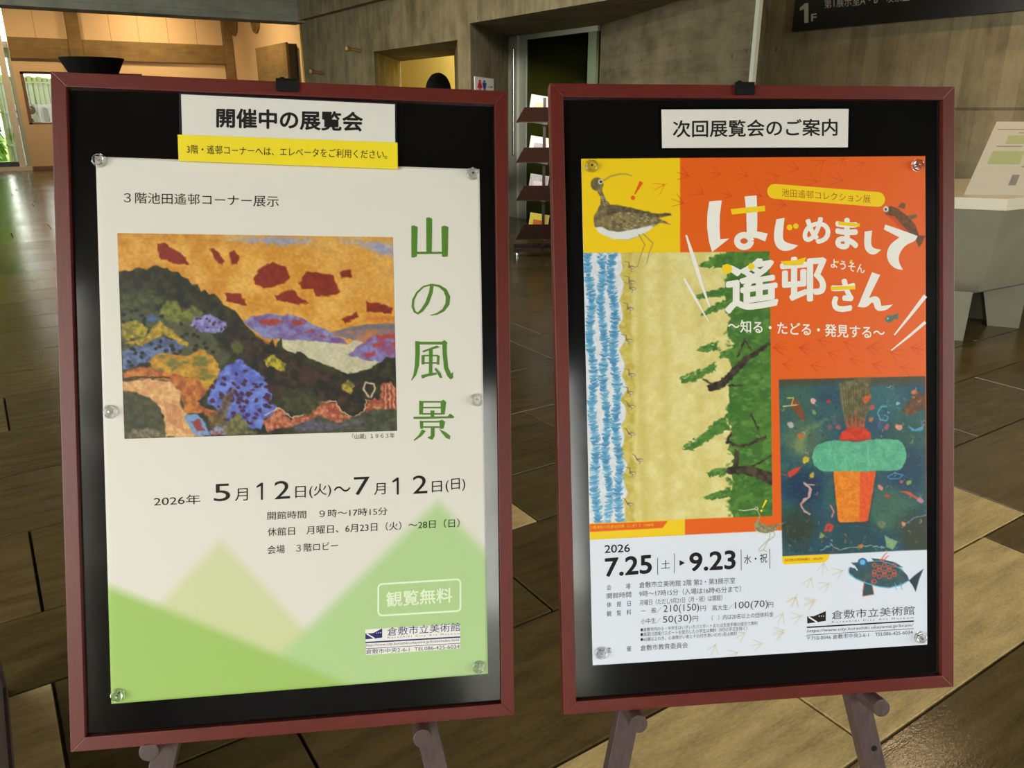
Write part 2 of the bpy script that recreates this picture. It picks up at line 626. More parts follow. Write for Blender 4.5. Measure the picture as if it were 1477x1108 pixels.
pp = on_axis(1088, 60, 0, 5.16)
struct(MB().box(5.165, 4.44, 0, 5.205, 4.475, CEIL - .01).build('trim_2', M['white_paint']))

# glazed door in the deep recess
d1 = struct(MB().box(6.58, 9.86, 0, 6.64, 10.08, 2.46).box(6.6, 9.62, 0, 6.64, 9.86, 2.46).box(6.56, 9.79, 0, 6.6, 9.84, 2.46)
            .box(6.6, 8.1, 2.4, 6.64, 9.62, 2.46).build('door_1', M['white_paint']))
MB().box(6.6, 8.12, 0, 6.64, 8.28, 2.4).build('jamb', plain('green_jamb', (112, 124, 98), 0.4), d1)
MB().box(6.615, 8.28, 0, 6.625, 9.62, 2.4).build('pane', M['dark_glass'], d1)
MB().tube((6.53, 9.83, 0.9), (6.53, 9.83, 2.3), 0.014).build('pull_bar', M['steel'], d1, smooth=True)
b = MB().box(8.0, 8.0, 0, 8.1, 10.2, CEIL).box(6.65, 8.0, 0, 8.0, 8.1, CEIL).box(6.65, 8.0, 2.6, 8.0, 10.2, 2.7)
struct(b.build('wall_lobby', plain('dim_green_wall', (92, 98, 76), 0.8)))
# yellow room behind the other opening
struct(MB().box(8.0, 10.2, 0, 8.15, 17.5, CEIL).build('wall_yellow', M['yellow_wall']))
struct(MB().box(6.65, 10.1, 0, 8.0, 10.2, CEIL).box(6.3, 17.4, 0, 8.0, 17.6, CEIL).build('wall_inner', M['yellow_wall']))

# far end of the hall
FY = 25.0
b = MB()
b.box(1.36, FY, 0, 6.9, FY + .2, 1.14).box(1.36, FY, 2.43, 6.9, FY + .2, CEIL).box(4.4, FY, 1.14, 6.9, FY + .2, 2.43)
b.box(1.36, FY, 1.14, 1.5, FY + .2, 2.43)
struct(b.build('wall_far', M['cream']))
b = MB().box(1.36, FY - .12, 2.74, 2.72, FY, 3.23).box(3.02, FY - .12, 2.74, 6.65, FY, 3.23).box(2.72, FY - .16, 2.43, 3.02, FY, CEIL)
b.box(6.65, FY - .2, 0, 6.88, FY, CEIL).box(1.36, FY - .1, 4.02, 6.9, FY, CEIL)
struct(b.build('trim_3', M['concrete_brown']))
b = MB()
for x in (2.0, 3.75, 4.45, 5.2, 5.95):
    b.box(x, FY - .004, 3.23, x + .012, FY, 4.02)
struct(b.build('trim_4', plain('panel_seam', (150, 124, 84))))
struct(MB().box(1.4, FY - .03, 0, 6.65, FY, 0.09).build('baseboard_far', plain('brown_skirting', (120, 92, 60))))
struct(MB().box(6.9, 17.6, 0, 7.1, FY, CEIL).build('wall_side', M['cream']))
# low beam across the hall
struct(MB().box(-6, 14.2, 2.9, 5.2, 14.7, CEIL).build('trim_5', M['concrete_beam']))
# window over the dado and tall glazing to its left
b = MB().box(1.5, FY + .05, 1.14, 4.4, FY + .12, 1.18).box(1.5, FY + .05, 2.37, 4.4, FY + .12, 2.43)
b.box(1.5, FY + .05, 1.14, 1.58, FY + .12, 2.43).box(2.9, FY + .05, 1.14, 2.96, FY + .12, 2.43)
w1 = struct(b.build('window_5', plain('brown_frame', (120, 84, 64))))
MB().box(1.5, FY + .08, 1.14, 4.4, FY + .085, 2.43).build('pane', M['glass'], w1)
MB().box(1.5, FY + .1, 1.14, 4.4, FY + .19, 1.2).build('sill', M['white_paint'], w1)
b = MB()
for x in (-5.9, -3.6, -1.6, 0.2):
    b.box(x, FY, 0.1, x + .08, FY + .1, CEIL)
b.box(-6, FY, 0.1, 1.1, FY + .1, .22).box(-6, FY, 2.55, 1.1, FY + .1, CEIL)
w2 = struct(b.build('window_6', M['dark_metal']))
MB().box(1.1, FY - .1, 0, 1.24, FY + .1, CEIL).build('mullion', M['white_top'], w2)
MB().box(1.28, FY - .1, 0, 1.36, FY + .1, 2.74).build('mullion', M['white_paint'], w2)
MB().box(-6, FY - .15, 0, 1.36, FY + .1, .1).build('sill', M['white_top'], w2)
MB().box(-6, FY + .04, .22, 1.36, FY + .045, 2.55).build('pane', M['glass'], w2)

# ------------------------------------------------------------------ outside
struct(MB().box(-40, -40, -.3, 40, BACK_Y - .3, -.1).box(-40, BACK_Y - .3, -.3, -6.3, 25.5, -.1).build('ground', M['outside']))
struct(MB().box(-7, 25.3, 3.0, 9, 30.2, 3.15).build('ceiling_added_shade', M['outside']))  # unseen roof, added to shade the garden outside the far windows
sw = empty('garden_wall', T(3.0, 29, -.1), 'white plaster garden wall set with brown stones outside the far window', 'wall')
gz = on_axis(50, 150.6, 1, 29)[2] + .1
MB().box(-1.6, 0, 0, 6, .4, gz).build('plaster', M['plaster'], sw)
rr = random.Random(5)
for x0, y0, x1, y1 in ((21, 153, 53, 166), (22, 169, 36, 182), (38, 171, 51, 182), (60, 154, 74, 181), (80, 154, 110, 164), (84, 168, 100, 182), (106, 170, 124, 181), (128, 156, 146, 178)):
    p0, p1 = on_axis(x0, y0, 1, 29), on_axis(x1, y1, 1, 29)
    cx, cz, sx, sz = (p0[0] + p1[0]) / 2 - 3, (p0[2] + p1[2]) / 2 + .1, (p1[0] - p0[0]) / 2, (p0[2] - p1[2]) / 2
    n_ = 14
    out = []
    for i in range(n_):
        a = 2 * math.pi * i / n_
        k = rr.uniform(.85, 1.08)
        sq = max(abs(math.cos(a)), abs(math.sin(a))) ** -0.5
        out.append((cx + sx * k * sq * math.cos(a), cz + sz * k * sq * math.sin(a)))
    MB().slab(out, -.05, .03).build('stone', M['rock'], sw)
fz = on_axis(50, 111, 1, 31)[2] + .1
fb = MB()
for i in range(64):
    fb.tube((-2 + i * .145, 0, 0), (-2 + i * .145 + rr.uniform(-.01, .01), 0, fz + rr.uniform(-.05, .05)), .08, n=8)
for z in (.5, 1.5, 2.4):
    fb.box(-2.1, -.1, z, 7, -.05, z + .06)
tag(fb.build('bamboo_fence', M['fence'], None, T(3.2, 31, -.1)), 'pale green bamboo fence behind the garden wall outside the far window', 'fence')


def foliage(name, c, r, n, label, cat, seed):
    q = random.Random(seed)
    b = MB()
    for _ in range(n):
        p = Vector((q.uniform(-1, 1) * r[0], q.uniform(-1, 1) * r[1], q.random() * r[2] * 2 + q.uniform(-.1, .15)))
        d = Vector((q.uniform(-1, 1), q.uniform(-1.6, -.2), q.uniform(-1, 1))).normalized()
        e = d.orthogonal().normalized()
        f_ = d.cross(e)
        s = q.uniform(.12, .26)
        b.add([p - e * s * .5, p + f_ * s, p + e * s * .5, p - f_ * s], [(0, 1, 2, 3)])
    o = mesh_obj(name, b.v, b.f, M['leaf'], None, T(*c))
    tag(o, label, cat)
    return o


foliage('hedge', (-3.6, 32.5, -.1), (4.6, .7, 1.75), 16000, 'bright green garden hedge outside the tall glazing at far left', 'hedge', 1)

struct(MB().box(-40, 25.5, -.3, 40, 60, -.1).build('ground_lawn', plain('lawn_green', (96, 124, 54), .9, .1, vary=.3, scale=6)))
# ------------------------------------------------------------------ lamps


def ceiling_lamp(x, y, z, power, label, col=(1, 0.72, 0.4), aim=None, angle=150, soft=.05):
    e = empty('ceiling_lamp', T(x, y, z), label, 'lamp', 'ceiling lamps')
    MB().lathe([(.001, 0), (.07, 0), (.07, -.12), (.06, -.12), (.06, -.02), (.001, -.02)], 20).build('housing', M['dark_metal'], e)
    if z < CEIL and x < 5:
        MB().tube((0, 0, 0), (0, 0, CEIL - z), .012).build('drop_rod', M['dark_metal'], e)
    ld = bpy.data.lights.new('bulb', 'SPOT')
    ld.energy, ld.color = power, col
    ld.spot_size, ld.spot_blend, ld.shadow_soft_size = R(angle), 1.0, soft
    lo = bpy.data.objects.new('bulb', ld)
    COL.objects.link(lo)
    lo.parent = e
    lo.location = (0, 0, -.13)
    if aim:
        d = Vector(aim) - Vector((x, y, z - .13))
        lo.rotation_euler = d.to_track_quat('-Z', 'Y').to_euler()


# @LAMPS
ceiling_lamp(4.6, 23.4, CEIL, 190, 'round ceiling spot lamp over the far cream wall', aim=(4.6, 25, 3.2))
ceiling_lamp(1.6, 22.6, CEIL, 200, 'round ceiling spot lamp over the far left glazing', aim=(2.4, 25, 1.6))
ceiling_lamp(4.4, 20.2, CEIL, 420, 'round ceiling spot lamp over the side cream wall', aim=(6.9, 21.5, 1.8))
ceiling_lamp(7.1, 11.8, CEIL, 800, 'round ceiling spot lamp in the yellow room', col=(1, .95, .85), aim=(8.0, 13.6, 1.6))
ceiling_lamp(5.9, 2.6, CEIL, 120, 'added unseen spot lamp brightening the stone counter', aim=(6.4, 2.6, 0))  # added fill lamp, lifts the dark sheet and counter
ceiling_lamp(2.2, 9.5, CEIL, 200, 'added unseen spot lamp brightening the middle of the hall', aim=(3.4, 9.5, 0))  # added fill lamp, raises the background brightness

ceiling_lamp(2.3, 2.2, 3.3, 1500, 'added unseen spot lamp on a long drop brightening the glazed door recess', col=(1, .93, .8), aim=(6.1, 9.3, 1.5), angle=34, soft=.35)  # added soft lamp standing in for daylight in the recess
ceiling_lamp(7.3, 9.2, 2.6, 7, 'added unseen spot lamp lightening the lobby behind the glazed door', col=(1, 1, .95))  # added small lamp so the door glass is not black
# black bowl uplighter
bx = on_axis(132, 84, 1, 9.5)
e = empty('uplighter', T(bx[0], bx[1], 0), 'black bowl uplighter on a thin stem behind the left sign board', 'lamp')
rt = 0.3
MB().lathe([(.16, 0), (.16, .02), (.02, .04), (.016, bx[2] - .3), (.02, bx[2] - .28)], 24).build('stem', M['black'], e, smooth=True)
MB().lathe([(.12, bx[2] - .3), (.2, bx[2] - .2), (rt, bx[2]), (rt - .012, bx[2]), (.19, bx[2] - .19), (.1, bx[2] - .28)], 32).build('bowl', M['bowl_black'], e, smooth=True)

# ------------------------------------------------------------------ print engine
_NZ = {}


def vnoise(X, Y, s, seed):
    g = _NZ.get(seed)
    if g is None:
        g = _NZ[seed] = np.random.RandomState(seed).rand(256, 256)
    x, y = X / s + 1000.0, Y / s + 1000.0
    xi, yi = np.floor(x).astype(int), np.floor(y).astype(int)
    fx, fy = x - xi, y - yi
    fx, fy = fx * fx * (3 - 2 * fx), fy * fy * (3 - 2 * fy)
    a, b_, c, d = g[yi % 256, xi % 256], g[yi % 256, (xi + 1) % 256], g[(yi + 1) % 256, xi % 256], g[(yi + 1) % 256, (xi + 1) % 256]
    return (a * (1 - fx) + b_ * fx) * (1 - fy) + (c * (1 - fx) + d * fx) * fy


def fbm(X, Y, s, seed, o=3):
    r, a, n_ = 0, 1.0, 0
    for i in range(o):
        r = r + a * vnoise(X, Y, s / 2 ** i, seed + i)
        n_ += a
        a *= .55
    return r / n_


class Canvas:
    """printed ink sampled on a grid lying on the paper; all outlines in photo pixels"""

    def __init__(self, X, Y, base):
        self.X, self.Y = X, Y
        self.c = np.empty(X.shape + (3,))
        self.c[:] = base
        self.clip = None

    def _put(self, sl, a, col, col2=None, ns=8, seed=11):
        if self.clip is not None:
            a = a * self.clip[sl]
        col = np.array(col, float)
        if col2 is not None:
            k = np.clip((fbm(self.X[sl], self.Y[sl], ns, seed) - .5) * 2.4 + .5, 0, 1)[..., None]
            col = col * (1 - k) + np.array(col2, float) * k
        self.c[sl] = self.c[sl] * (1 - a[..., None]) + col * a[..., None]

    def _box(self, x0, y0, x1, y1):
        m = (self.X >= x0) & (self.X <= x1) & (self.Y >= y0) & (self.Y <= y1)
        r, c = np.where(m.any(1))[0], np.where(m.any(0))[0]
        if not len(r) or not len(c):
            return None
        return (slice(r[0], r[-1] + 1), slice(c[0], c[-1] + 1))

    def sdf(self, pts, sl, wob=0, seed=3, ws=5):
        X, Y = self.X[sl], self.Y[sl]
        if wob:
            X = X + (vnoise(X, Y, ws, seed) - .5) * 2 * wob
            Y = Y + (vnoise(X, Y, ws, seed + 1) - .5) * 2 * wob
        d = np.full(X.shape, 1e9)
        ins = np.zeros(X.shape, bool)
        n_ = len(pts)
        for i in range(n_):
            (x0, y0), (x1, y1) = pts[i], pts[(i + 1) % n_]
            ex, ey = x1 - x0, y1 - y0
            t_ = np.clip(((X - x0) * ex + (Y - y0) * ey) / (ex * ex + ey * ey + 1e-9), 0, 1)
            d = np.minimum(d, (X - x0 - t_ * ex) ** 2 + (Y - y0 - t_ * ey) ** 2)
            if y0 != y1:
                ins ^= ((Y < y0) != (Y < y1)) & (X < (x1 - x0) * (Y - y0) / (y1 - y0) + x0)
        d = np.sqrt(d)
        return np.where(ins, -d, d)

    def poly(self, pts, col, soft=.6, wob=0, a=1.0, col2=None, ns=8, seed=11, ws=5):
        m = soft + wob + 2
        xs_, ys_ = [p[0] for p in pts], [p[1] for p in pts]
        sl = self._box(min(xs_) - m, min(ys_) - m, max(xs_) + m, max(ys_) + m)
        if sl is None:
            return
        d = self.sdf(pts, sl, wob, seed, ws)
        self._put(sl, a * np.clip(.5 - d / (2 * soft), 0, 1), col, col2, ns, seed)

    def stroke(self, pts, wds, col, soft=.5, a=1.0, col2=None, wob=0, seed=5):
        if not hasattr(wds, '__len__'):
            wds = [wds] * len(pts)
        wds = list(np.interp(np.linspace(0, 1, len(pts)), np.linspace(0, 1, len(wds)), wds))
        m = max(wds) + soft + 2 + wob
        sl = self._box(min(p[0] for p in pts) - m, min(p[1] for p in pts) - m, max(p[0] for p in pts) + m, max(p[1] for p in pts) + m)
        if sl is None:
            return
        X, Y = self.X[sl], self.Y[sl]
        if wob:
            X = X + (vnoise(X, Y, 4, seed) - .5) * 2 * wob
            Y = Y + (vnoise(X, Y, 4, seed + 1) - .5) * 2 * wob
        d = np.full(X.shape, 1e9)
        for i in range(len(pts) - 1):
            (x0, y0), (x1, y1) = pts[i], pts[i + 1]
            ex, ey = x1 - x0, y1 - y0
            t_ = np.clip(((X - x0) * ex + (Y - y0) * ey) / (ex * ex + ey * ey + 1e-9), 0, 1)
            q = np.sqrt((X - x0 - t_ * ex) ** 2 + (Y - y0 - t_ * ey) ** 2) - (wds[i] + (wds[i + 1] - wds[i]) * t_) / 2
            d = np.minimum(d, q)
        self._put(sl, a * np.clip(.5 - d / (2 * soft), 0, 1), col, col2)

    def ell(self, cx, cy, r1, r2, col, rot=0, soft=.5, a=1.0, wob=0, col2=None, seed=9):
        m = max(r1, r2) + soft + 1 + wob
        sl = self._box(cx - m, cy - m, cx + m, cy + m)
        if sl is None:
            return
        X, Y = self.X[sl] - cx, self.Y[sl] - cy
        if wob:
            X = X + (vnoise(self.X[sl], self.Y[sl], 4, seed) - .5) * 2 * wob
            Y = Y + (vnoise(self.X[sl], self.Y[sl], 4, seed + 1) - .5) * 2 * wob
        c, s = math.cos(rot), math.sin(rot)
        u, v = (X * c + Y * s) / r1, (-X * s + Y * c) / r2
        d = (np.sqrt(u * u + v * v) - 1) * min(r1, r2)
        self._put(sl, a * np.clip(.5 - d / (2 * soft), 0, 1), col, col2, 6, seed)

    def set_clip(self, pts, soft=.5):
        sl = (slice(None), slice(None))
        self.clip = np.clip(.5 - self.sdf(pts, sl) / (2 * soft), 0, 1)

    def grain(self, pts, amt, s, seed, soft=.5, dirx=1, diry=1):
        """brush grain: multiply by noise inside pts"""
        sl = self._box(min(p[0] for p in pts), min(p[1] for p in pts), max(p[0] for p in pts), max(p[1] for p in pts))
        d = np.clip(.5 - self.sdf(pts, sl) / (2 * soft), 0, 1)
        if self.clip is not None:
            d = d * self.clip[sl]
        k = 1 + amt * 2 * (fbm(self.X[sl] * dirx, self.Y[sl] * diry, s, seed) - .5) * d
        self.c[sl] = np.clip(self.c[sl] * k[..., None], 0, 255)


def paper_grid(pl, quad, depth, nx, ny):
    """grid over a quadrilateral (px corners TL TR BR BL) on the plane"""
    q = pl.uv([p[0] for p in quad], [p[1] for p in quad], depth)
    s, t_ = np.meshgrid(np.linspace(0, 1, nx), np.linspace(0, 1, ny))
    U = (q[0, 0] * (1 - s) + q[1, 0] * s) * (1 - t_) + (q[3, 0] * (1 - s) + q[2, 0] * s) * t_
    V = (q[0, 1] * (1 - s) + q[1, 1] * s) * (1 - t_) + (q[3, 1] * (1 - s) + q[2, 1] * s) * t_
    X, Y = pl.px(U, V, depth)
    return U, V, X, Y


def grid_obj(name, U, V, depth, rgb, m, parent, mat, org, thick=0.0, k=1.0):
    ny, nx = U.shape
    n_ = nx * ny
    co = np.stack([U - org[0], np.full_like(U, depth - org[1]), V - org[2]], -1).reshape(-1, 3)
    i = np.arange(n_).reshape(ny, nx)
    fs = np.stack([i[:-1, :-1], i[1:, :-1], i[1:, 1:], i[:-1, 1:]], -1).reshape(-1, 4)
    col = srgb(*rgb.reshape(-1, 3).T).T if False else np.where(rgb / 255 <= .04045, rgb / 255 / 12.92, ((rgb / 255 + .055) / 1.055) ** 2.4).reshape(-1, 3)
    col = np.minimum(col * k, .9)
    if thick:
        rim = np.concatenate([i[0, :], i[1:, -1], i[-1, -2::-1], i[-2:0:-1, 0]])
        rc = co[rim].copy()
        rc[:, 1] += thick
        co = np.concatenate([co, rc])
        a = np.arange(len(rim)) + n_
        fs = np.concatenate([fs, np.stack([rim, np.roll(rim, -1), np.roll(a, -1), a], -1)])
        col = np.concatenate([col, np.full((len(rim), 3), .75)])
    me = bpy.data.meshes.new(name)
    me.vertices.add(len(co))
    me.vertices.foreach_set('co', co.astype(np.float32).ravel())
    me.loops.add(fs.size)
    me.loops.foreach_set('vertex_index', fs.astype(np.int32).ravel())
    me.polygons.add(len(fs))
    me.polygons.foreach_set('loop_start', (np.arange(len(fs)) * 4).astype(np.int32))
    me.update(calc_edges=True)
    me.validate()
    at = me.color_attributes.new('ink', 'FLOAT_COLOR', 'POINT')
    at.data.foreach_set('color', np.concatenate([col, np.ones((len(col), 1))], 1).astype(np.float32).ravel())
    me.materials.append(m)
    o = bpy.data.objects.new(name, me)
    COL.objects.link(o)
    if parent is not None:
        o.parent = parent
    if mat is not None:
        o.matrix_world = mat
    return o


# lettering: real glyph outlines laid flat on a plane
_fc = bpy.data.curves.new('glyphs', 'FONT')
_fo = bpy.data.objects.new('glyphs', _fc)
COL.objects.link(_fo)


def glyphs(s, bold=0.0, spacing=1.0):
    _fc.body = s
    _fc.offset = 0
    _fc.space_character = spacing
    _fc.resolution_u = 4
    bpy.context.view_layer.update()
    ev = _fo.evaluated_get(bpy.context.evaluated_depsgraph_get())
    me = ev.to_mesh()
    v = np.empty(len(me.vertices) * 3)
    me.vertices.foreach_get('co', v)
    v = v.reshape(-1, 3)[:, :2].copy()
    fs = [tuple(p.vertices) for p in me.polygons]
    ev.to_mesh_clear()
    return v, fs


def rounded(pts, it=2, lim=62):
    """soften the gentle bends of an outline, keep its sharp corners"""
    for _ in range(it):
        out, n_ = [], len(pts)
        for i in range(n_):
            (ax, ay), (bx_, by_), (cx, cy) = pts[i - 1], pts[i], pts[(i + 1) % n_]
            d = math.degrees(math.atan2(cy - by_, cx - bx_) - math.atan2(by_ - ay, bx_ - ax))
            if abs((d + 180) % 360 - 180) > lim:
                out.append((bx_, by_))
            else:
                out += [(bx_ + (ax - bx_) * .25, by_ + (ay - by_) * .25), (bx_ + (cx - bx_) * .25, by_ + (cy - by_) * .25)]
        pts = out
    return pts


class Ink:
    """flat printed shapes of one colour, outlines in photo pixels"""

    def __init__(self, pl, depth, org):
        self.pl, self.depth, self.org = pl, depth, org
        self.v, self.f = [], []

    def px(self, pts, faces):
        uv = self.pl.uv([p[0] for p in pts], [p[1] for p in pts], self.depth)
        k = len(self.v)
        self.n = getattr(self, 'n', -1) + 1
        dp = self.depth - (self.n % 20) * 5e-6           # every impression lies on the one before it
        self.v += [(u - self.org[0], dp - self.org[1], v - self.org[2]) for u, v in uv]
        for f in faces:
            ar = sum(uv[f[i - 1], 0] * uv[f[i], 1] - uv[f[i], 0] * uv[f[i - 1], 1] for i in range(len(f)))
            self.f.append(tuple(k + i for i in (f if ar > 0 else f[::-1])))

    def text(self, s, bl, br, h, hr=None, bold=0.0, spacing=1.0, lean=0.0):
        v, fs = glyphs(s, 0.0, spacing)
        if not len(v):
            return
        bw = max(0.0, bold) * h * .9
        lo, hi = v.min(0), v.max(0)
        n_ = (v - lo) / np.maximum(hi - lo, 1e-6)
        hr = h if hr is None else hr
        s_, t_ = n_[:, 0], n_[:, 1]
        x = bl[0] + bw + s_ * (br[0] - bl[0] - 2 * bw) + lean * t_ * h
        y = bl[1] - bw + s_ * (br[1] - bl[1]) - t_ * (h + (hr - h) * s_ - 2 * bw)
        self.px(np.stack([x, y], 1), fs)
        if bw > .12:                                 # heavier weight: the same outline printed again around itself
            for a in range(0, 360, 45):
                self.px(np.stack([x + bw * math.cos(R(a)), y + bw * math.sin(R(a))], 1), fs)

    def poly(self, pts):
        bm = bmesh.new()
        vs = [bm.verts.new((x, y, 0)) for x, y in pts]
        bm.faces.new(vs)
        bm.normal_update()
        bmesh.ops.triangulate(bm, faces=bm.faces[:])
        bm.verts.index_update()
        fs = [tuple(v.index for v in f.verts) for f in bm.faces]
        bm.free()
        self.px(pts, fs)

    def circle(self, cx, cy, r, n_=20, ry=None):
        ry = ry or r
        self.poly([(cx + r * math.cos(2 * math.pi * i / n_), cy + ry * math.sin(2 * math.pi * i / n_)) for i in range(n_)])

    def line(self, pts, wds):
        """polyline with varying width"""
        if not hasattr(wds, '__len__'):
            wds = [wds] * len(pts)
        wds = np.interp(np.linspace(0, 1, len(pts)), np.linspace(0, 1, len(wds)), wds)
        P = np.array(pts, float)
        d = np.gradient(P, axis=0)
        d /= np.linalg.norm(d, axis=1)[:, None]
        nr = np.stack([-d[:, 1], d[:, 0]], 1) * (wds / 2)[:, None]
        vs = np.concatenate([P + nr, P - nr])
        k = len(P)
        self.px(vs, [(i, i + 1, k + i + 1, k + i) for i in range(k - 1)])

    def ring(self, pts, w):
        self.line(list(pts) + [pts[0]], w)

    def build(self, name, m, parent):
        return mesh_obj(name, self.v, self.f, m, parent)


# ------------------------------------------------------------------ sign boards
W_, H_, BW = 0.603, 0.902, 0.0187
RCAM = rz(YAW)


def board_plane(pos, yaw, lean, roll):
    return Plane(CAM + RCAM @ np.array(pos), RCAM @ rz(R(yaw)) @ rx(-R(lean)) @ ry(R(roll)))


BL = board_plane((-0.2992, 1.0223, -0.3944), 9.57, 17.09, 2.2)
BR = board_plane((0.3638, 1.0877, -0.3989), 6.09, 16.41, 0.3)
PANEL, PAPER, INK0 = 0.0075, 0.0062, 0.0060


def sign_board(pl, label):
    org = (0, 0, -H_ / 2)
    e = empty('sign_board', pl.mat(*org), label, 'sign board')
    w2, h2 = W_ / 2, H_ / 2
    y0, y1 = 0.0, 0.022

    def sh(pts):
        return [(u, v + h2) for u, v in pts]
    rails = [([(-w2, h2), (w2, h2), (w2 - BW, h2 - BW), (-w2 + BW, h2 - BW)], 'frame_h'),
             ([(-w2, -h2), (w2, -h2), (w2 - BW, -h2 + BW), (-w2 + BW, -h2 + BW)], 'frame_h'),
             ([(-w2, -h2), (-w2, h2), (-w2 + BW, h2 - BW), (-w2 + BW, -h2 + BW)], 'frame_v'),
             ([(w2, -h2), (w2, h2), (w2 - BW, h2 - BW), (w2 - BW, -h2 + BW)], 'frame_v')]
    for pts, m in rails:
        MB().slab(sh(pts), y0, y1).build('frame_rail', M[m], e, bevel=0.0008)
    MB().slab(sh([(-w2 + BW, -h2 + BW), (w2 - BW, -h2 + BW), (w2 - BW, h2 - BW), (-w2 + BW, h2 - BW)]), PANEL, PANEL + 0.005).build('black_panel', M['panel'], e)
    return e


sign_board(BL, 'red-brown framed black sign board on the left, holding the white and green poster')
sign_board(BR, 'red-brown framed black sign board on the right, holding the orange poster')


def easel(pl, left_leg, right_leg, pegs, clip, label, hole=None):
    """legs: two px points (upper, lower) on the leg's middle line; pegs: px centre of the round end"""
    yb = 0.044                                       # mid depth of the legs, behind the board
    base = pl.o + pl.M @ np.array([0, yb, -H_ / 2 - .75])
    e = empty('easel', T(base[0], base[1], 0), label, 'easel')
    inv = Matrix(e.matrix_world).inverted()

    def w3(u, y_, v):
        return inv @ Vector(pl.o + pl.M @ np.array([u, y_, v]))
    side = (inv.to_3x3() @ Vector(pl.M[:, 0]))
    nrm = (inv.to_3x3() @ Vector(pl.M[:, 1]))
    cu = pl.uv(clip[0], clip[1], 0)[0]
    legs = []
    for pts in (left_leg, right_leg):
        a, b_ = pl.uv([pts[0][0], pts[1][0]], [pts[0][1], pts[1][1]], yb - .012)
        d = (b_ - a) / np.linalg.norm(b_ - a)
        # run up to the top and down to the floor
        ta = (H_ / 2 + .0 - a[1]) / d[1]
        top = a + ta * d
        top[0] = cu + np.sign(top[0] - cu) * .03
        d = (a - top) / np.linalg.norm(a - top)
        zt = (pl.o + pl.M @ np.array([top[0], yb, top[1]]))[2]
        dz = (pl.M @ np.array([d[0], 0, d[1]]))[2]
        bot = top + d * (zt / -dz)
        legs.append(MB().bar(w3(top[0], yb, top[1]), w3(bot[0], yb, bot[1]), .033, .024, side).build('front_leg', M['easel'], e, bevel=.0012))
    top = w3(cu, yb + .03, H_ / 2 - .02)
    foot = Vector((top.x, top.y, 0)) + Vector((nrm.x, nrm.y, 0)).normalized() * .66
    MB().bar(top, foot, .033, .022, side).build('rear_leg', M['easel'], e, bevel=.0012)
    MB().bar(w3(cu - .1, yb + .024, .12), w3(cu + .1, yb + .024, .12), .03, .02, (0, 0, 1)).build('crossbar', M['easel'], e)
    for p, leg in zip(pegs, legs):
        dep = 0.0                                    # the round end stands where the peg still clears the rail
        while dep > -.07 and pl.uv(p[0], p[1], dep)[1] < -H_ / 2 - .0137:
            dep -= .0005
        u, v = pl.uv(p[0], p[1], dep)
        MB().tube(w3(u, dep, v), w3(u, yb - .01, v), .0132, n=24).build('support_peg', M['easel'], leg, bevel=.0012)
    # black clip holding the top rail
    cpx = pl.uv(clip[0], clip[1], -.002)
    u, v = cpx
    c = MB().slab([(u - .0145, v - .008), (u - .0125, v - .0095), (u + .0125, v - .0095), (u + .0145, v - .008), (u + .0145, v + .007), (u - .0145, v + .007)], -.004, -.0006)
    c.slab([(u - .0145, H_ / 2 + .0005), (u + .0145, H_ / 2 + .0005), (u + .0145, H_ / 2 + .003), (u - .0145, H_ / 2 + .003)], -.004, yb)
    c.slab([(u - .011, H_ / 2 + .003), (u - .003, H_ / 2 + .003), (u - .004, H_ / 2 + .006), (u - .009, H_ / 2 + .006)], .0, .01)
    o = c.build('top_clip', M['black'], None)
    o.data.transform(inv @ pl.mat())
    o.parent = e
    if hole:
        u, v = pl.uv(hole[0], hole[1], yb - .0125)
        MB().tube(w3(u, yb - .0128, v), w3(u, yb - .0122, v), .0045, n=16).build('peg_hole', M['black'], legs[1])
    return e


easel(BL, ((239, 1076), (226, 1107)), ((617, 1060), (630, 1108)), ((214.5, 1085), (609.5, 1066)), (414, 122),
      'dark brown wooden easel carrying the left sign board')
easel(BR, ((904, 1050), (885, 1108)), ((1243, 1020), (1262.5, 1108)), ((921.4, 1045), (1272, 1022)), (1074, 127),
      'dark brown wooden easel carrying the right sign board', (1261, 1080))


def pin(pl, px, py, label):
    u, v = pl.uv(px, py, PAPER - .003)
    e = empty('push_pin', pl.mat(u, PAPER - .0003, v), label, 'push pin', 'clear push pins on the sign boards')
    prof = [(.0001, 0), (.0088, 0), (.0093, -.0008), (.009, -.0018), (.0066, -.0028), (.0058, -.006), (.0066, -.0078), (.006, -.0086), (.0001, -.0088)]
    MB().lathe(prof, 32, 'Y').build('clear_head', M['acrylic'], e, smooth=True)
    MB().lathe([(.0001, -.001), (.0016, -.001), (.0016, -.007), (.0001, -.007)], 12, 'Y').build('needle', M['steel'], e)


for x, y, s in ((142, 231, 'at the upper left corner'), (682, 250, 'at the upper right corner'), (158, 594, 'halfway down the left edge'),
                (688, 577, 'halfway down the right edge'), (690.5, 963, 'at the lower right corner'), (169, 1004, 'at the lower left corner')):
    pin(BL, x, y, 'clear round push pin %s of the white and green poster' % s)
for x, y, s in ((853, 239, 'upper left'), (1324, 238, 'upper right'), (867, 943, 'lower left'), (1328, 920, 'lower right')):
    pin(BR, x, y, 'clear round push pin at the %s corner of the orange poster' % s)


def px_slab(pl, pts, d0, d1, org, ref=None):
    uv = pl.uv([p[0] for p in pts], [p[1] for p in pts], d0 if ref is None else ref)
    return MB().slab([(u - org[0], v - org[2]) for u, v in uv], d0 - org[1], d1 - org[1])


# heading cards
def card_org(pl, px, py):
    u, v = pl.uv(px, py, PANEL)
    return (float(u), PANEL, float(v))


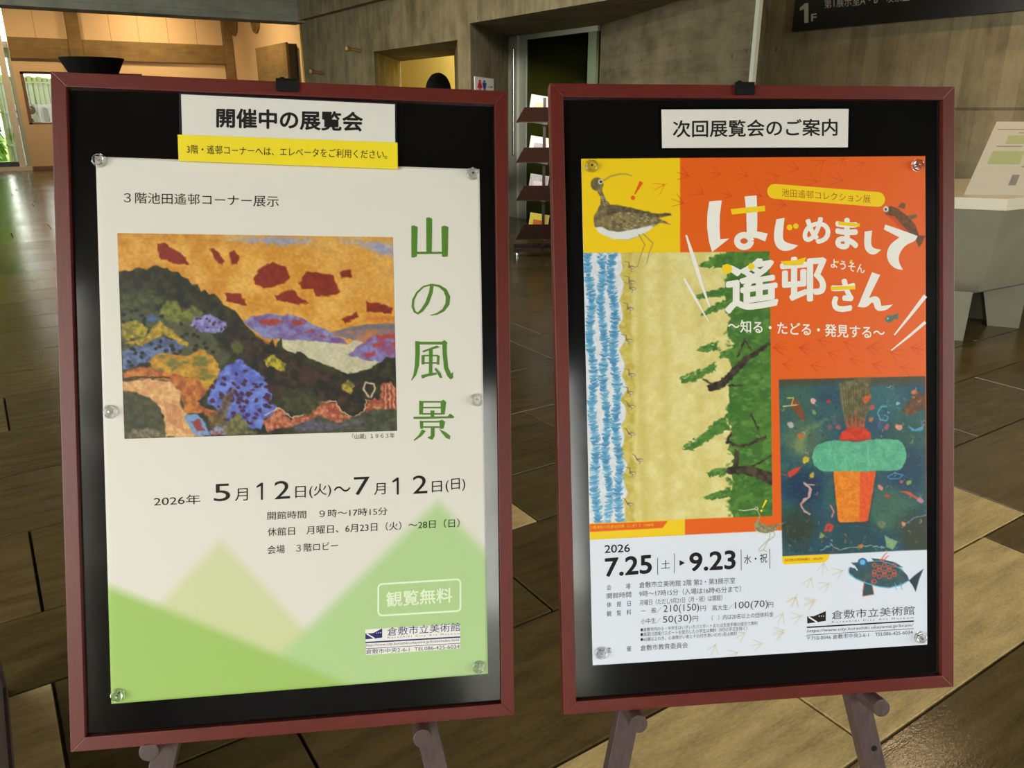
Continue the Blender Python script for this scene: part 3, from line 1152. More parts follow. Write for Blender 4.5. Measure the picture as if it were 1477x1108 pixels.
og = card_org(BL, 414, 204)
e = empty('heading_card', BL.mat(*og), 'white heading card in a navy edged holder at the top of the left board', 'sign card')
px_slab(BL, [(258, 133), (572.7, 148.6), (572, 212), (259, 200)], PANEL - .003, PANEL, og).build('holder', M['navy'], e, bevel=.0004)
px_slab(BL, [(261, 136), (569.5, 150.5), (570, 212), (263, 200)], PANEL - .0033, PANEL - .003, og).build('card', M['card'], e)
ik = Ink(BL, PANEL - .0035, og)
ik.text('開催中の展覧会', (312, 184), (523.5, 190), 28.5, bold=.034)
ik.build('lettering', M['ink'], e)
og = card_org(BL, 415, 238)
e = empty('notice_strip', BL.mat(*og), 'yellow notice strip across the bottom of the white heading card', 'sign card')
px_slab(BL, [(256, 194), (573.4, 205.5), (574, 244), (257.5, 232)], PANEL - .0068, PANEL - .0038, og).build('strip', M['yellow_card'], e, bevel=.0004)
ik = Ink(BL, PANEL - .0071, og)
ik.text('3階・遙邨コーナーへは、エレベータをご利用ください。', (269.5, 221.5), (558.5, 229.5), 13, bold=.006)
ik.build('lettering', M['ink'], e)
og = card_org(BR, 1088, 214)
e = empty('heading_card', BR.mat(*og), 'white laminated heading card at the top of the right board', 'sign card')
px_slab(BR, [(954, 158), (1224, 157), (1223, 212.5), (955, 213.5)], PANEL - .0016, PANEL - .0013, og).build('card', M['card'], e)
px_slab(BR, [(951, 155), (1226.5, 154.5), (1225.5, 215), (952, 216.2)], PANEL - .0012, PANEL - .0001, og).build('clear_film', M['pouch'], e)
ik = Ink(BR, PANEL - .0018, og)
ik.text('次回展覧会のご案内', (970.5, 198.5), (1208, 196), 25, bold=.018)
ik.build('lettering', M['ink'], e)

# @LEFTPOSTER
PK = 1.0
og = card_org(BL, 430, 1000)
e = empty('poster', BL.mat(*og), 'white and green mountain landscape poster pinned to the left board', 'poster')
U, V, X, Y = paper_grid(BL, [(138, 226), (691.5, 244), (704, 972), (160.5, 1015.7)], PAPER, 150, 200)
cv = Canvas(X, Y, (226, 221, 212))
cv.poly([(318, 781), (205, 900), (205, 1100), (620, 1100)], (208, 212, 164), 9)
cv.poly([(632, 724), (330, 1018), (420, 1100), (900, 1100), (900, 1012)], (178, 208, 146), 9)
cv.poly([(60, 806), (160, 847), (330, 916), (500, 987), (640, 1060), (60, 1100)], (160, 194, 102), 8)
sheet = grid_obj('sheet', U, V, PAPER, cv.c, M['print'], e, BL.mat(*og), og, PANEL - PAPER, PK)
# landscape picture on it
z = zoomer(150, 320, 3.282)
quad = z([(63, 53), (1368, 73), (1388, 990), (97, 1028)])
U, V, X, Y = paper_grid(BL, quad, INK0, 400, 292)
cv = Canvas(X, Y, (212, 150, 54))


def P(c, pts, col, **kw):
    c.poly(z(pts), col, **kw)


allp = [(0, 0), (1477, 0), (1477, 1083), (0, 1083)]
P(cv, allp, (206, 140, 46), col2=(226, 172, 84), ns=26, seed=21, soft=1)
P(cv, [(900, 60), (1400, 60), (1400, 400), (1150, 330)], (206, 160, 92), col2=(222, 160, 70), ns=14, soft=25, a=.7, seed=31)
P(cv, [(60, 50), (400, 50), (700, 110), (300, 100), (60, 130)], (216, 164, 70), col2=(190, 120, 48), ns=10, soft=12, a=.8, seed=33)
P(cv, [(540, 70), (770, 75), (1000, 85), (960, 112), (800, 108), (640, 90)], (146, 152, 188), soft=4, wob=3, col2=(200, 170, 140), ns=9)
P(cv, [(1110, 85), (1370, 105), (1375, 170), (1280, 142), (1200, 110)], (142, 148, 188), soft=4, wob=3, col2=(190, 170, 150), ns=8)
clouds = [[(250, 105), (290, 100), (350, 140), (390, 170), (400, 205), (340, 195), (270, 180)], [(500, 130), (520, 125), (570, 185), (560, 205), (530, 185)],
          [(590, 150), (620, 135), (640, 165), (630, 205), (605, 200)], [(705, 265), (745, 215), (800, 190), (860, 215), (882, 262), (850, 290), (760, 315), (715, 290)],
          [(925, 290), (960, 235), (1020, 240), (1085, 250), (1115, 340), (1060, 355), (1000, 350), (990, 320), (940, 315)], [(1120, 235), (1165, 228), (1172, 262), (1125, 270)],
          [(575, 335), (640, 340), (670, 370), (670, 395), (620, 385), (580, 375)], [(805, 350), (890, 318), (925, 360), (970, 385), (920, 390), (820, 370)],
          [(1245, 380), (1310, 385), (1365, 410), (1365, 435), (1245, 425)], [(1125, 460), (1195, 428), (1205, 450), (1140, 482)]]
for c_ in clouds:
    P(cv, [(x + 3, y + 8) for x, y in c_], (232, 168, 62), soft=7, wob=2, a=.6)
for i, c_ in enumerate(clouds):
    P(cv, c_, (142, 46, 26), soft=1.2, wob=1.6, col2=(126, 40, 24), ns=8, seed=40 + i)
P(cv, [(1235, 450), (1375, 448), (1375, 468), (1235, 466)], (190, 90, 44), soft=3, wob=2, a=.6)
P(cv, [(660, 470), (700, 450), (760, 438), (850, 440), (900, 438), (960, 470), (1080, 525), (1160, 575), (1100, 582), (980, 567), (900, 562), (840, 562), (760, 550), (690, 500)], (132, 138, 186), soft=1, wob=1.5, col2=(120, 84, 140), ns=10)
for c_ in ([(730, 470), (800, 455), (850, 470), (800, 492), (745, 488)], [(880, 470), (930, 462), (950, 488), (900, 492)], [(950, 520), (990, 508), (1000, 525)], [(1015, 540), (1050, 540), (1045, 552)]):
    P(cv, c_, (178, 70, 46), soft=1.5, wob=1.5, col2=(150, 60, 60), ns=4)
P(cv, [(1070, 525), (1200, 490), (1378, 478), (1378, 560), (1250, 572), (1200, 565), (1130, 548)], (130, 112, 118), soft=1, wob=1.5, col2=(190, 120, 80), ns=9)
P(cv, [(1080, 522), (1200, 492), (1378, 480), (1378, 505), (1200, 512)], (104, 104, 120), soft=1.5, wob=1, a=.8)
P(cv, [(815, 556), (1000, 565), (1160, 582), (1180, 560), (1225, 572), (1240, 620), (1330, 668), (1240, 720), (1150, 725), (1080, 700), (1000, 670), (880, 625)], (204, 196, 168), soft=1, wob=1.2, col2=(190, 182, 150), ns=18)
P(cv, [(1158, 632), (1200, 590), (1270, 545), (1378, 530), (1384, 645), (1330, 665), (1240, 655)], (128, 130, 190), soft=1, wob=1.5, col2=(140, 80, 120), ns=9)
for c_ in ([(1270, 580), (1310, 570), (1330, 588), (1280, 595)], [(1235, 620), (1285, 612), (1290, 635), (1240, 635)], [(1350, 570), (1380, 565), (1380, 600)], [(1290, 540), (1380, 530), (1380, 552), (1310, 560)]):
    P(cv, c_, (170, 66, 66), soft=1.5, wob=1.5)
hill = [(60, 238), (140, 228), (165, 215), (200, 226), (225, 212), (260, 208), (285, 220), (300, 218), (322, 238), (350, 238), (372, 262), (400, 270), (415, 300), (440, 298), (462, 330), (480, 322), (500, 345), (525, 338), (560, 388), (620, 420), (660, 475), (720, 540), (785, 582), (797, 556), (812, 590), (835, 548), (850, 605), (900, 622), (930, 613), (980, 650), (1080, 690), (1150, 718), (1230, 705), (1300, 672), (1340, 640), (1390, 645), (1400, 1040), (60, 1040)]
P(cv, hill, (34, 33, 28), soft=1, wob=1.4, col2=(58, 60, 34), ns=10, seed=51)
P(cv, [(560, 500), (700, 540), (800, 600), (1000, 700), (1200, 760), (1200, 900), (900, 900), (700, 700)], (30, 30, 26), soft=6, wob=3, col2=(72, 52, 40), ns=8, seed=53)
P(cv, [(70, 335), (200, 325), (285, 355), (260, 400), (80, 420)], (82, 90, 52), soft=3, wob=3, col2=(58, 64, 40), ns=7, seed=55)
P(cv, [(75, 425), (200, 410), (330, 440), (440, 470), (500, 520), (600, 640), (540, 700), (300, 610), (85, 640)], (84, 86, 58), soft=3, wob=3, col2=(70, 74, 52), ns=7, seed=57)
P(cv, [(265, 420), (300, 372), (345, 372), (370, 425), (420, 395), (475, 435), (430, 470), (350, 480), (270, 455)], (128, 128, 54), soft=2, wob=2, col2=(84, 92, 44), ns=6, seed=59)
P(cv, [(185, 455), (225, 438), (258, 455), (235, 475), (195, 472)], (70, 98, 140), soft=2, wob=2)
P(cv, [(85, 615), (190, 575), (260, 545), (350, 560), (395, 592), (260, 645), (90, 705)], (104, 122, 166), soft=2, wob=2, col2=(70, 80, 110), ns=8, seed=61)
dr = random.Random(8)
for i in range(95):
    x_, y_ = dr.uniform(85, 560), dr.uniform(400, 690)
    if y_ < 400 + (x_ - 85) * .2 or y_ > 700 - abs(x_ - 200) * .1 or x_ > 330 + (y_ - 420) * 1.0:
        continue
    (px_, py_), = z([(x_, y_)])
    cv.ell(px_, py_, 3.0, 2.6, (36, 36, 34), soft=1, wob=1)
P(cv, [(80, 490), (120, 465), (165, 470), (205, 505), (190, 540), (110, 562), (85, 545)], (176, 154, 46), soft=1.5, wob=2, col2=(112, 108, 44), ns=5, seed=63)
P(cv, [(88, 580), (190, 545), (262, 472), (330, 522), (398, 578), (385, 592), (285, 532), (180, 585)], (196, 160, 48), soft=1.5, wob=2, col2=(132, 112, 44), ns=5, seed=65)
bush = [(410, 492), (430, 452), (500, 438), (545, 458), (588, 490), (545, 528), (460, 522)]
P(cv, bush, (146, 146, 200), soft=1.5, wob=2, col2=(112, 104, 160), ns=4)
P(cv, [(210, 665), (255, 625), (400, 632), (462, 603), (522, 640), (552, 700), (522, 765), (480, 805), (400, 738), (250, 712)], (206, 156, 48), soft=1.2, wob=2, col2=(166, 120, 44), ns=8, seed=67)
for i in range(26):
    x_, y_ = dr.uniform(240, 530), dr.uniform(635, 745)
    if y_ > 705 and x_ < 420:
        continue
    (px_, py_), = z([(x_, y_)])
    cv.ell(px_, py_, 5.2, 2.6, (112, 112, 50), rot=dr.uniform(-.6, .3), soft=1.2, wob=1.5)
P(cv, [(85, 715), (190, 684), (330, 722), (440, 742), (490, 803), (440, 852), (480, 880), (545, 895), (525, 965), (470, 900), (380, 912), (368, 822), (320, 752), (200, 742), (90, 738)], (206, 128, 50), soft=1.5, wob=2, col2=(150, 78, 44), ns=7, seed=69)
P(cv, [(85, 755), (200, 742), (310, 752), (362, 800), (368, 880), (420, 955), (470, 1020), (290, 1020), (285, 930), (250, 862), (150, 812), (88, 800)], (226, 180, 120), soft=1.5, wob=2, col2=(206, 146, 96), ns=7, seed=71)
cv.stroke(z([(85, 748), (150, 735), (310, 738)]), 2.5, (70, 48, 30), soft=.8, wob=1)
for k_ in range(9):
    x_ = 288 + k_ * 9
    cv.stroke(z([(x_, 850 + k_ * 4), (x_ + 14, 940 + k_ * 6)]), 1.3, (170, 92, 66), soft=.8, a=.7, wob=1)
P(cv, [(90, 803), (195, 822), (262, 872), (285, 960), (292, 1025), (95, 1030)], (80, 80, 50), soft=1.2, wob=2, col2=(56, 58, 40), ns=7, seed=73)
P(cv, [(130, 985), (200, 975), (280, 1000), (285, 1025), (110, 1030)], (140, 130, 110), soft=2, wob=2, col2=(90, 84, 60), ns=4, seed=75)
blue = [(497, 810), (520, 770), (545, 720), (580, 682), (640, 652), (690, 688), (742, 722), (772, 770), (792, 815), (782, 855), (832, 885), (765, 935), (742, 985), (660, 965), (560, 955), (540, 892), (490, 862)]
P(cv, blue, (112, 134, 212), soft=1.2, wob=2.2, col2=(84, 92, 176), ns=7, seed=77)
for i in range(70):
    x_, y_ = dr.uniform(500, 800), dr.uniform(680, 960)
    if y_ < 680 + abs(x_ - 640) * .65 or (x_ < 545 and y_ > 880):
        continue
    (px_, py_), = z([(x_, y_)])
    cv.ell(px_, py_, dr.uniform(2.2, 4.6), dr.uniform(1.8, 3.4), (74, 34, 56) if dr.random() < .7 else (60, 40, 96), rot=dr.uniform(-.8, .8), soft=.9, wob=1.2)
for i in range(16):
    x_, y_ = dr.uniform(425, 575), dr.uniform(450, 520)
    (px_, py_), = z([(x_, y_)])
    cv.ell(px_, py_, 2, 1.6, (84, 46, 84), soft=.8, wob=1)
P(cv, [(500, 905), (545, 893), (560, 830), (620, 790), (600, 860), (570, 960), (500, 990)], (126, 112, 54), soft=2, wob=2.5, col2=(86, 60, 50), ns=6, seed=79, a=.85)
P(cv, [(372, 918), (440, 908), (480, 955), (505, 1015), (430, 1008)], (120, 150, 196), soft=1.5, wob=1.5)
P(cv, [(415, 945), (450, 935), (475, 985), (445, 990)], (146, 58, 48), soft=1.5, wob=1.5)
P(cv, [(500, 985), (540, 962), (580, 975), (600, 1005), (505, 1012)], (132, 156, 200), soft=1.5, wob=2, col2=(150, 70, 50), ns=4)
P(cv, [(560, 965), (640, 905), (690, 985), (720, 1000), (580, 1012)], (128, 124, 74), soft=2, wob=2, col2=(90, 86, 56), ns=5, seed=81)
P(cv, [(750, 940), (830, 885), (890, 935), (960, 908), (1010, 856), (1095, 852), (1125, 905), (1180, 930), (1235, 900), (1245, 842), (1308, 842), (1318, 768), (1360, 760), (1392, 800), (1392, 890), (1260, 925), (1150, 952), (1000, 936), (900, 968), (770, 990)], (202, 132, 94), soft=1.3, wob=2.5, col2=(150, 70, 52), ns=4, seed=83)
cv.stroke(z([(760, 915), (830, 882), (890, 930), (960, 905), (1010, 853), (1095, 850), (1125, 900), (1180, 925), (1232, 898), (1242, 840)]), 1.8, (232, 196, 160), soft=.8, wob=1.5, a=.85)
cv.stroke(z([(1252, 830), (1230, 790), (1240, 762), (1280, 765), (1282, 800), (1262, 830)]), 2.4, (206, 178, 150), soft=.8, wob=1)
for k_ in range(7):
    cv.stroke(z([(1325 + k_ * 9, 775), (1322 + k_ * 10, 885)]), 1.2, (226, 176, 140) if k_ % 2 else (120, 50, 46), soft=.7, wob=1.2, a=.8)
P(cv, [(940, 965), (1010, 915), (1100, 955), (1260, 890), (1392, 880), (1395, 1000), (940, 1010)], (84, 88, 66), soft=1.5, wob=2.5, col2=(60, 62, 48), ns=6, seed=85)
P(cv, [(900, 960), (960, 935), (1100, 960), (1240, 930), (1240, 950), (1100, 985), (920, 1000)], (120, 110, 150), soft=2, wob=3, col2=(80, 70, 90), ns=4, seed=87, a=.6)
P(cv, [(762, 655), (790, 625), (830, 650), (862, 672), (852, 712), (800, 690), (768, 685)], (194, 172, 46), soft=1.2, wob=2, col2=(120, 112, 40), ns=4)
P(cv, [(1128, 770), (1158, 748), (1188, 780), (1170, 812), (1132, 800)], (176, 154, 60), soft=1.2, wob=1.5, col2=(100, 96, 50), ns=4)
P(cv, [(830, 800), (960, 780), (1040, 850), (980, 910), (860, 900)], (74, 76, 42), soft=3, wob=3, col2=(52, 54, 34), ns=6, seed=89)
P(cv, [(600, 575), (640, 560), (665, 600), (640, 630), (610, 620)], (92, 96, 46), soft=2, wob=2, a=.8)
P(cv, [(910, 690), (960, 670), (1010, 720), (1000, 780), (930, 770)], (72, 50, 42), soft=2.5, wob=3, a=.8)
cv.grain(z(allp), .1, 4, 91, dirx=1, diry=1.2)
pic = grid_obj('landscape_picture', U, V, INK0, cv.c, M['print'], e, BL.mat(*og), og, 0, PK)
pic['label'] = 'painted landscape with an orange sky over dark hills'

D1 = INK0 - .00015
ik = Ink(BL, D1, og)
ik.text('３階池田遙邨コーナー展示', (178.5, 293), (402, 298.5), 16, bold=-.004)
ik.build('place_lettering', M['ink'], e)
ik = Ink(BL, D1, og)
ik.text('「山湖」１９６３年', (508, 633.5), (569, 632), 7.5)
ik.build('caption_lettering', M['ink'], e)
ik = Ink(BL, D1, og)
for s, a, b_, h in (('2026年', (222, 730.5), (289, 727), 14), ('5', (308.3, 723.5), (332, 722.5), 25), ('月', (338.8, 723), (357.4, 722), 18), 
                    ('2', (395.7, 720.5), (418.4, 719), 26), ('日', (426, 718.5), (441, 718), 17), ('(火)', (446, 719), (477.6, 716.5), 20), ('～', (481.6, 710), (505.4, 709), 8),
                    ('7', (510.4, 714.5), (533.4, 713.5), 26), ('月', (539.5, 714), (556, 713), 16.5), ('2', (595.4, 712.5), (616.4, 711.5), 26),
                    ('日', (623, 710.5), (637.4, 709.5), 16), ('(日)', (642.8, 710.5), (671, 708), 19)):
    ik.text(s, a, b_, h, bold=0.0 if h < 24 else -.004)
for x_, y_ in ((378.5, 721), (574.5, 713.5)):
    ik.poly([(x_ - 2.2, y_), (x_ - 2.2, y_ - 20), (x_ - 8.5, y_ - 17), (x_ - 8.5, y_ - 19.6), (x_ - 2, y_ - 24.6), (x_ + .6, y_ - 24.6), (x_ + .6, y_)])
edate = ik.build('date_lettering', M['ink'], e)
ik = Ink(BL, D1, og)
ik.text('開館時間　９時～17時15分', (385.8, 750), (558.8, 743), 11.5, bold=-.002)
ik.text('休館日　月曜日、6月23日（火）～28日（日）', (385.8, 774), (662.8, 760.5), 12.5, bold=-.002)
ik.text('会場　３階ロビー', (385.8, 799.5), (487.7, 793), 12, bold=-.002)
ik.build('event_lettering', M['ink'], e)

# upright brush-style title, drawn stroke by stroke
z4 = zoomer(580, 290, 2.994)
ik = Ink(BL, D1, og)


def G(pts):
    ik.poly(z4(pts))


G([(104, 73), (116, 70), (130, 77), (128, 222), (105, 222)])
G([(40, 108), (50, 105), (67, 112), (64, 240), (52, 244), (40, 244)])
G([(170, 110), (184, 106), (200, 112), (197, 240), (182, 242), (172, 240)])
G([(60, 219), (176, 219), (176, 228), (60, 230)])
ik.build('title_character', M['green_ink'], e)
ik = Ink(BL, D1, og)
ik.line(z4([(128, 366), (124, 395), (108, 440), (86, 472), (68, 486), (54, 478), (46, 456), (48, 428), (64, 396), (92, 370), (126, 361), (160, 367), (186, 386), (198, 414), (196, 444), (178, 472), (150, 488), (122, 494)]),
        [5, 5.4, 5.4, 4.4, 3.2, 3.2, 3.6, 3.4, 2.8, 2.4, 2.6, 3.4, 5.4, 6.4, 6, 4.4, 2.6, 1])
ik.build('title_character', M['green_ink'], e)
ik = Ink(BL, D1, og)
ik.line(z4([(66, 606), (67, 650), (64, 710), (55, 750), (40, 776)]), [6.4, 6.4, 6, 4, .8])
G([(58, 604), (76, 608), (172, 608), (182, 600), (196, 612), (194, 620), (76, 620)])
ik.line(z4([(183, 612), (184, 660), (190, 720), (204, 752), (216, 766)]), [6.4, 6.2, 6.2, 6.4, 6])
G([(206, 752), (221, 738), (218, 768), (204, 766)])
G([(86, 648), (150, 624), (164, 632), (120, 644), (92, 654)])
G([(84, 664), (98, 668), (96, 706), (84, 706)])
G([(150, 664), (162, 668), (160, 708), (150, 706)])
G([(92, 664), (156, 664), (156, 671), (92, 671)])
G([(92, 696), (156, 696), (156, 703), (92, 703)])
G([(116, 640), (132, 640), (130, 752), (116, 752)])
G([(82, 752), (128, 742), (150, 742), (150, 750), (110, 758), (86, 768)])
G([(146, 720), (166, 742), (174, 764), (162, 764), (152, 744), (140, 726)])
ik.build('title_character', M['green_ink'], e)
ik = Ink(BL, D1, og)
G([(74, 862), (92, 866), (90, 922), (74, 922)])
G([(166, 866), (178, 858), (190, 868), (184, 922), (168, 922)])
for y_ in (862, 887, 914):
    G([(88, y_ + 2), (172, y_ + 2), (172, y_ + 9), (88, y_ + 9)])
G([(122, 905), (140, 905), (138, 936), (124, 936)])
G([(48, 932), (196, 930), (208, 918), (225, 932), (222, 938), (50, 942)])
G([(76, 948), (92, 952), (90, 984), (78, 984)])
G([(160, 950), (172, 944), (186, 954), (178, 984), (164, 984)])
G([(88, 950), (166, 950), (166, 957), (88, 957)])
G([(88, 973), (166, 973), (166, 980), (88, 980)])
G([(124, 978), (140, 978), (140, 1016), (130, 1032), (108, 1022), (124, 1014)])
G([(86, 986), (102, 994), (84, 1016), (52, 1037), (50, 1032), (72, 1010)])
G([(158, 984), (190, 1000), (208, 1014), (206, 1030), (190, 1024), (172, 1002)])
ik.build('title_character', M['green_ink'], e)

# free-entry badge
z5 = zoomer(500, 800, 5.54)
ik = Ink(BL, D1, og)
pts = []
for (cx, cy), a0 in (((285, 268), 180), ((878, 230), 270), ((878, 420), 0), ((285, 455), 90)):
    for i in range(6):
        a = R(a0 + 18 * i)
        pts.append((cx + 32 * math.cos(a), cy + 32 * math.sin(a)))
ik.ring(z5(pts), 2.6)
ik.text('観覧無料', (557, 876), (652.5, 869), 22, bold=.018)
ik.build('badge_lettering', M['pale_ink'], e)['label'] = 'pale free-entry badge lettering'
# museum label
ik = Ink(BL, D1, og)
ik.poly([(527, 908), (664, 899.8), (664, 935.3), (527.7, 945)])
lab = ik.build('museum_label', M['white_ink'], e)


def museum_logo(ik, white, P0, P1, hh, url, addr, zf, bold=.0):
    pass


ik = Ink(BL, D1 - .00012, og)
ik.poly(z5([(150, 632), (212, 628), (284, 590), (284, 664), (222, 672), (150, 678)]))
ik.text('倉敷市立美術館', z5([(325, 652)])[0], z5([(907, 612)])[0], 12.3, bold=.004)
ik.text('Kurashiki City Art Museum', z5([(328, 674)])[0], z5([(905, 640)])[0], 3.0, spacing=1.5)
ik.line(z5([(150, 704), (908, 659)]), 2.0)
ik.line(z5([(150, 753), (908, 709)]), .8)
ik.text('http://www.city.kurashiki.okayama.jp/kcam/index.html', z5([(152, 742)])[0], z5([(893, 697)])[0], 4.6, lean=.25)
ik.text('倉敷市中央2-6-1  TEL086-425-6034', z5([(154, 797)])[0], z5([(903, 752)])[0], 7, bold=.0)
ik.build('museum_lettering', M['navy_ink'], e)['label'] = 'navy museum logo and address'
ik = Ink(BL, D1 - .00024, og)
ik.line(z5([(160, 634), (222, 670)]), 1.8)
for x_ in (240, 256, 272):
    ik.circle(*z5([(x_, 628 - (x_ - 240) * .1)])[0], .7, 8)
ik.build('logo_highlight', M['white_ink'], e)

# @RIGHTPOSTER
og = card_org(BR, 1095, 945)
e = empty('poster', BR.mat(*og), 'orange and white exhibition poster pinned to the right board', 'poster')
U, V, X, Y = paper_grid(BR, [(838.5, 229), (1334.6, 225), (1337.5, 930), (855, 960)], PAPER, 560, 800)
ORG, YEL = (233, 97, 16), (246, 204, 20)
cv = Canvas(X, Y, (224, 229, 246))
cv.poly([(820, 200), (1400, 200), (1400, 752), (988, 771.7), (840, 779)], ORG, .6)
cv.poly([(820, 200), (980.8, 200), (981, 364.4), (820, 365)], YEL, .6)
cv.poly([(840, 700), (988, 700), (988, 771.7), (840, 779.4)], YEL, .6)
foot_red = (206, 60, 24)


def foot(x_, y_, a, s, col, wd=1.0, al=.75):
    for da in (-.62, 0, .62):
        c_, s_ = math.cos(a + da), math.sin(a + da)
        L_ = s * (1.0 if da == 0 else .95)
        cv.stroke([(x_, y_), (x_ - L_ * c_, y_ - L_ * s_)], [wd, wd * 1.5, wd * .5], col, soft=.5, a=al)
    cv.stroke([(x_ + 2 * math.cos(a), y_ + 2 * math.sin(a)), (x_ + 4 * math.cos(a), y_ + 4 * math.sin(a))], wd * .7, col, soft=.5, a=al * .6)


q5 = zoomer(1000, 220, 3.821)
for x_, y_, a in ((150, 120, .2), (300, 130, .25), (470, 130, -.35), (580, 90, .25), (720, 45, -.6), (830, 30, -1.2), (940, 55, -.5), (55, 230, .6), (210, 240, .3), (375, 240, .4),
                  (680, 160, .2), (825, 155, .3), (510, 290, .1), (440, 1075, 3.1), (585, 1075, 3.2), (690, 1035, 3.3), (830, 1045, 3.5), (980, 1070, 3.2), (1200, 1075, 3.3)):
    (u_, v_), = q5([(x_, y_)])
    foot(u_, v_, a, 19, foot_red)
q7 = zoomer(1100, 500, 3.358)
for x_, y_, a in ((60, 10, 3.2), (180, 8, 3.3), (320, 30, 3.5), (425, 60, 3.3), (505, 10, 3.2), (620, 25, 3.6), (100, 85, 3.3), (235, 90, 3.3), (535, 85, 3.4), (670, 100, 3.3), (740, 10, 3.3)):
    (u_, v_), = q7([(x_, y_)])
    foot(u_, v_, a, 19, foot_red)
q4 = zoomer(820, 220, 4.433)
for x_, y_, a in ((615, 205, -.5), (768, 150, .3), (735, 325, .35)):
    (u_, v_), = q4([(x_, y_)])
    foot(u_, v_, a, 18, (226, 88, 20) if x_ < 700 else foot_red, al=.9)
# shore picture
q6 = zoomer(830, 340, 2.518)
shore = q6([(28, 63), (705, 57), (716, 1018), (50, 1045)])
cv.set_clip(shore)
cv.poly(shore, (230, 218, 152), col2=(220, 205, 128), ns=14, soft=1, seed=101)
cs = cv._box(838, 355, 1120, 760)
Xs, Ys = X[cs], Y[cs]
tt = (Ys - 364) / 386
sx0 = 841 + tt * 9                                   # slanted left edge of the picture
S = (Xs - sx0) / (269 - tt * 5)


def band(mask, col, col2=None, ns=6, seed=1):
    cv._put(cs, np.clip(mask, 0, 1), col, col2, ns, seed)


wv = (vnoise(Xs, Ys, 7, 111) - .5)
wl = (vnoise(Xs * 0.2, Ys, 14, 113) - .5)
band((.265 - S + wl * .03) / .02, (190, 170, 66), (214, 196, 110), 8, 3)
for c_, al in ((.30, .5), (.43, .35), (.62, .2)):
    band(al * np.exp(-((S - c_ + wl * .02) / .03) ** 2), (198, 180, 84))
scal = .2 + .022 * np.abs(np.sin(Ys / 11.5)) - .012 + wl * .03
band((scal - S) / .008, (228, 230, 234), (214, 220, 230), 6, 5)
wr = random.Random(23)
for c_, wd in ((.03, .05), (.095, .045), (.155, .05)):
    y_ = 366.0
    while y_ < 756:
        tq = (y_ - 364) / 386
        xc = 841 + tq * 9 + (c_ + tq * .012) * 266 + 2.2 * math.sin(y_ / 17 + c_ * 40)
        hw = wd * 266 * .5 * (.55 + .45 * abs(math.sin(y_ / 6.1 + c_ * 30))) * wr.uniform(.8, 1.15)
        cv.stroke([(xc - hw, y_ - wr.uniform(-1, 2)), (xc, y_ + 1.6), (xc + hw, y_ - wr.uniform(0, 3))], [2.2, 4.0, 1.6], wr.choice([(70, 144, 190), (84, 154, 198), (60, 132, 180), (110, 172, 208)]), soft=.7, wob=1.0, a=.92)
        y_ += wr.uniform(2.6, 3.8)
    for k_ in range(26):
        y_ = wr.uniform(366, 754)
        xc = 841 + (y_ - 364) / 386 * 9 + c_ * 266 + wr.uniform(-7, 7)
        cv.stroke([(xc - 3, y_), (xc + 3, y_ - 1.5)], [1.6, 1], (228, 232, 238), soft=.6, a=.85)
green = (86, 134, 52)
cv.poly(q6([(545, 50), (715, 40), (730, 1030), (575, 1030), (555, 960), (575, 900), (560, 860), (580, 800), (550, 780), (570, 700), (540, 660), (560, 600), (555, 560), (570, 500), (555, 450), (575, 400), (550, 360), (560, 300), (545, 240), (550, 150)]), green, soft=1, wob=3, col2=(60, 106, 40), ns=12, seed=121)
for i, pt in enumerate(([(450, 110), (500, 75), (560, 60), (600, 85), (540, 110), (470, 118)], [(440, 218), (480, 203), (570, 185), (560, 215), (500, 225), (450, 228)], [(458, 290), (500, 253), (570, 225), (555, 255), (500, 277)],
                        [(440, 420), (470, 400), (515, 392), (515, 412), (470, 422)], [(518, 440), (560, 410), (580, 440), (540, 445)], [(375, 520), (430, 508), (500, 462), (508, 488), (440, 528), (390, 532)],
                        [(390, 775), (440, 748), (500, 680), (548, 652), (555, 700), (480, 745), (430, 778)], [(475, 860), (520, 848), (560, 852), (545, 870), (490, 876)], [(470, 952), (520, 933), (565, 915), (560, 948), (490, 958)])):
    cv.poly(q6(pt), green, soft=.8, wob=2.6, col2=(62, 110, 44), ns=6, seed=123 + i, ws=4)
for i in range(330):
    x_, y_ = wr.uniform(548, 712), wr.uniform(62, 1015)
    (u_, v_), = q6([(x_, y_)])
    cv.ell(u_, v_, wr.uniform(2, 5), wr.uniform(1.2, 2.6), wr.choice([(60, 108, 40), (104, 150, 66), (80, 128, 50), (48, 92, 36), (120, 156, 84)]), rot=wr.uniform(-.5, .3), soft=.9, wob=1.4, a=.6)
for (x0_, y0_), (x1_, y1_) in (((455, 108), (560, 85)), ((445, 220), (560, 205)), ((462, 285), (555, 245)), ((445, 415), (520, 405)), ((380, 520), (505, 478)), ((395, 773), (545, 675)), ((478, 862), (555, 862)), ((475, 952), (560, 932)), ((525, 435), (570, 425))):
    for k_ in range(22):
        q_ = wr.random()
        (u_, v_), = q6([(x0_ + (x1_ - x0_) * q_ + wr.uniform(-6, 6), y0_ + (y1_ - y0_) * q_ + wr.uniform(-16, 12) * (.4 + q_))])
        cv.ell(u_, v_, wr.uniform(1.8, 4), wr.uniform(1, 2), wr.choice([green, (62, 110, 44), (104, 150, 66)]), rot=-.35, soft=.7, wob=1.2, a=.9)
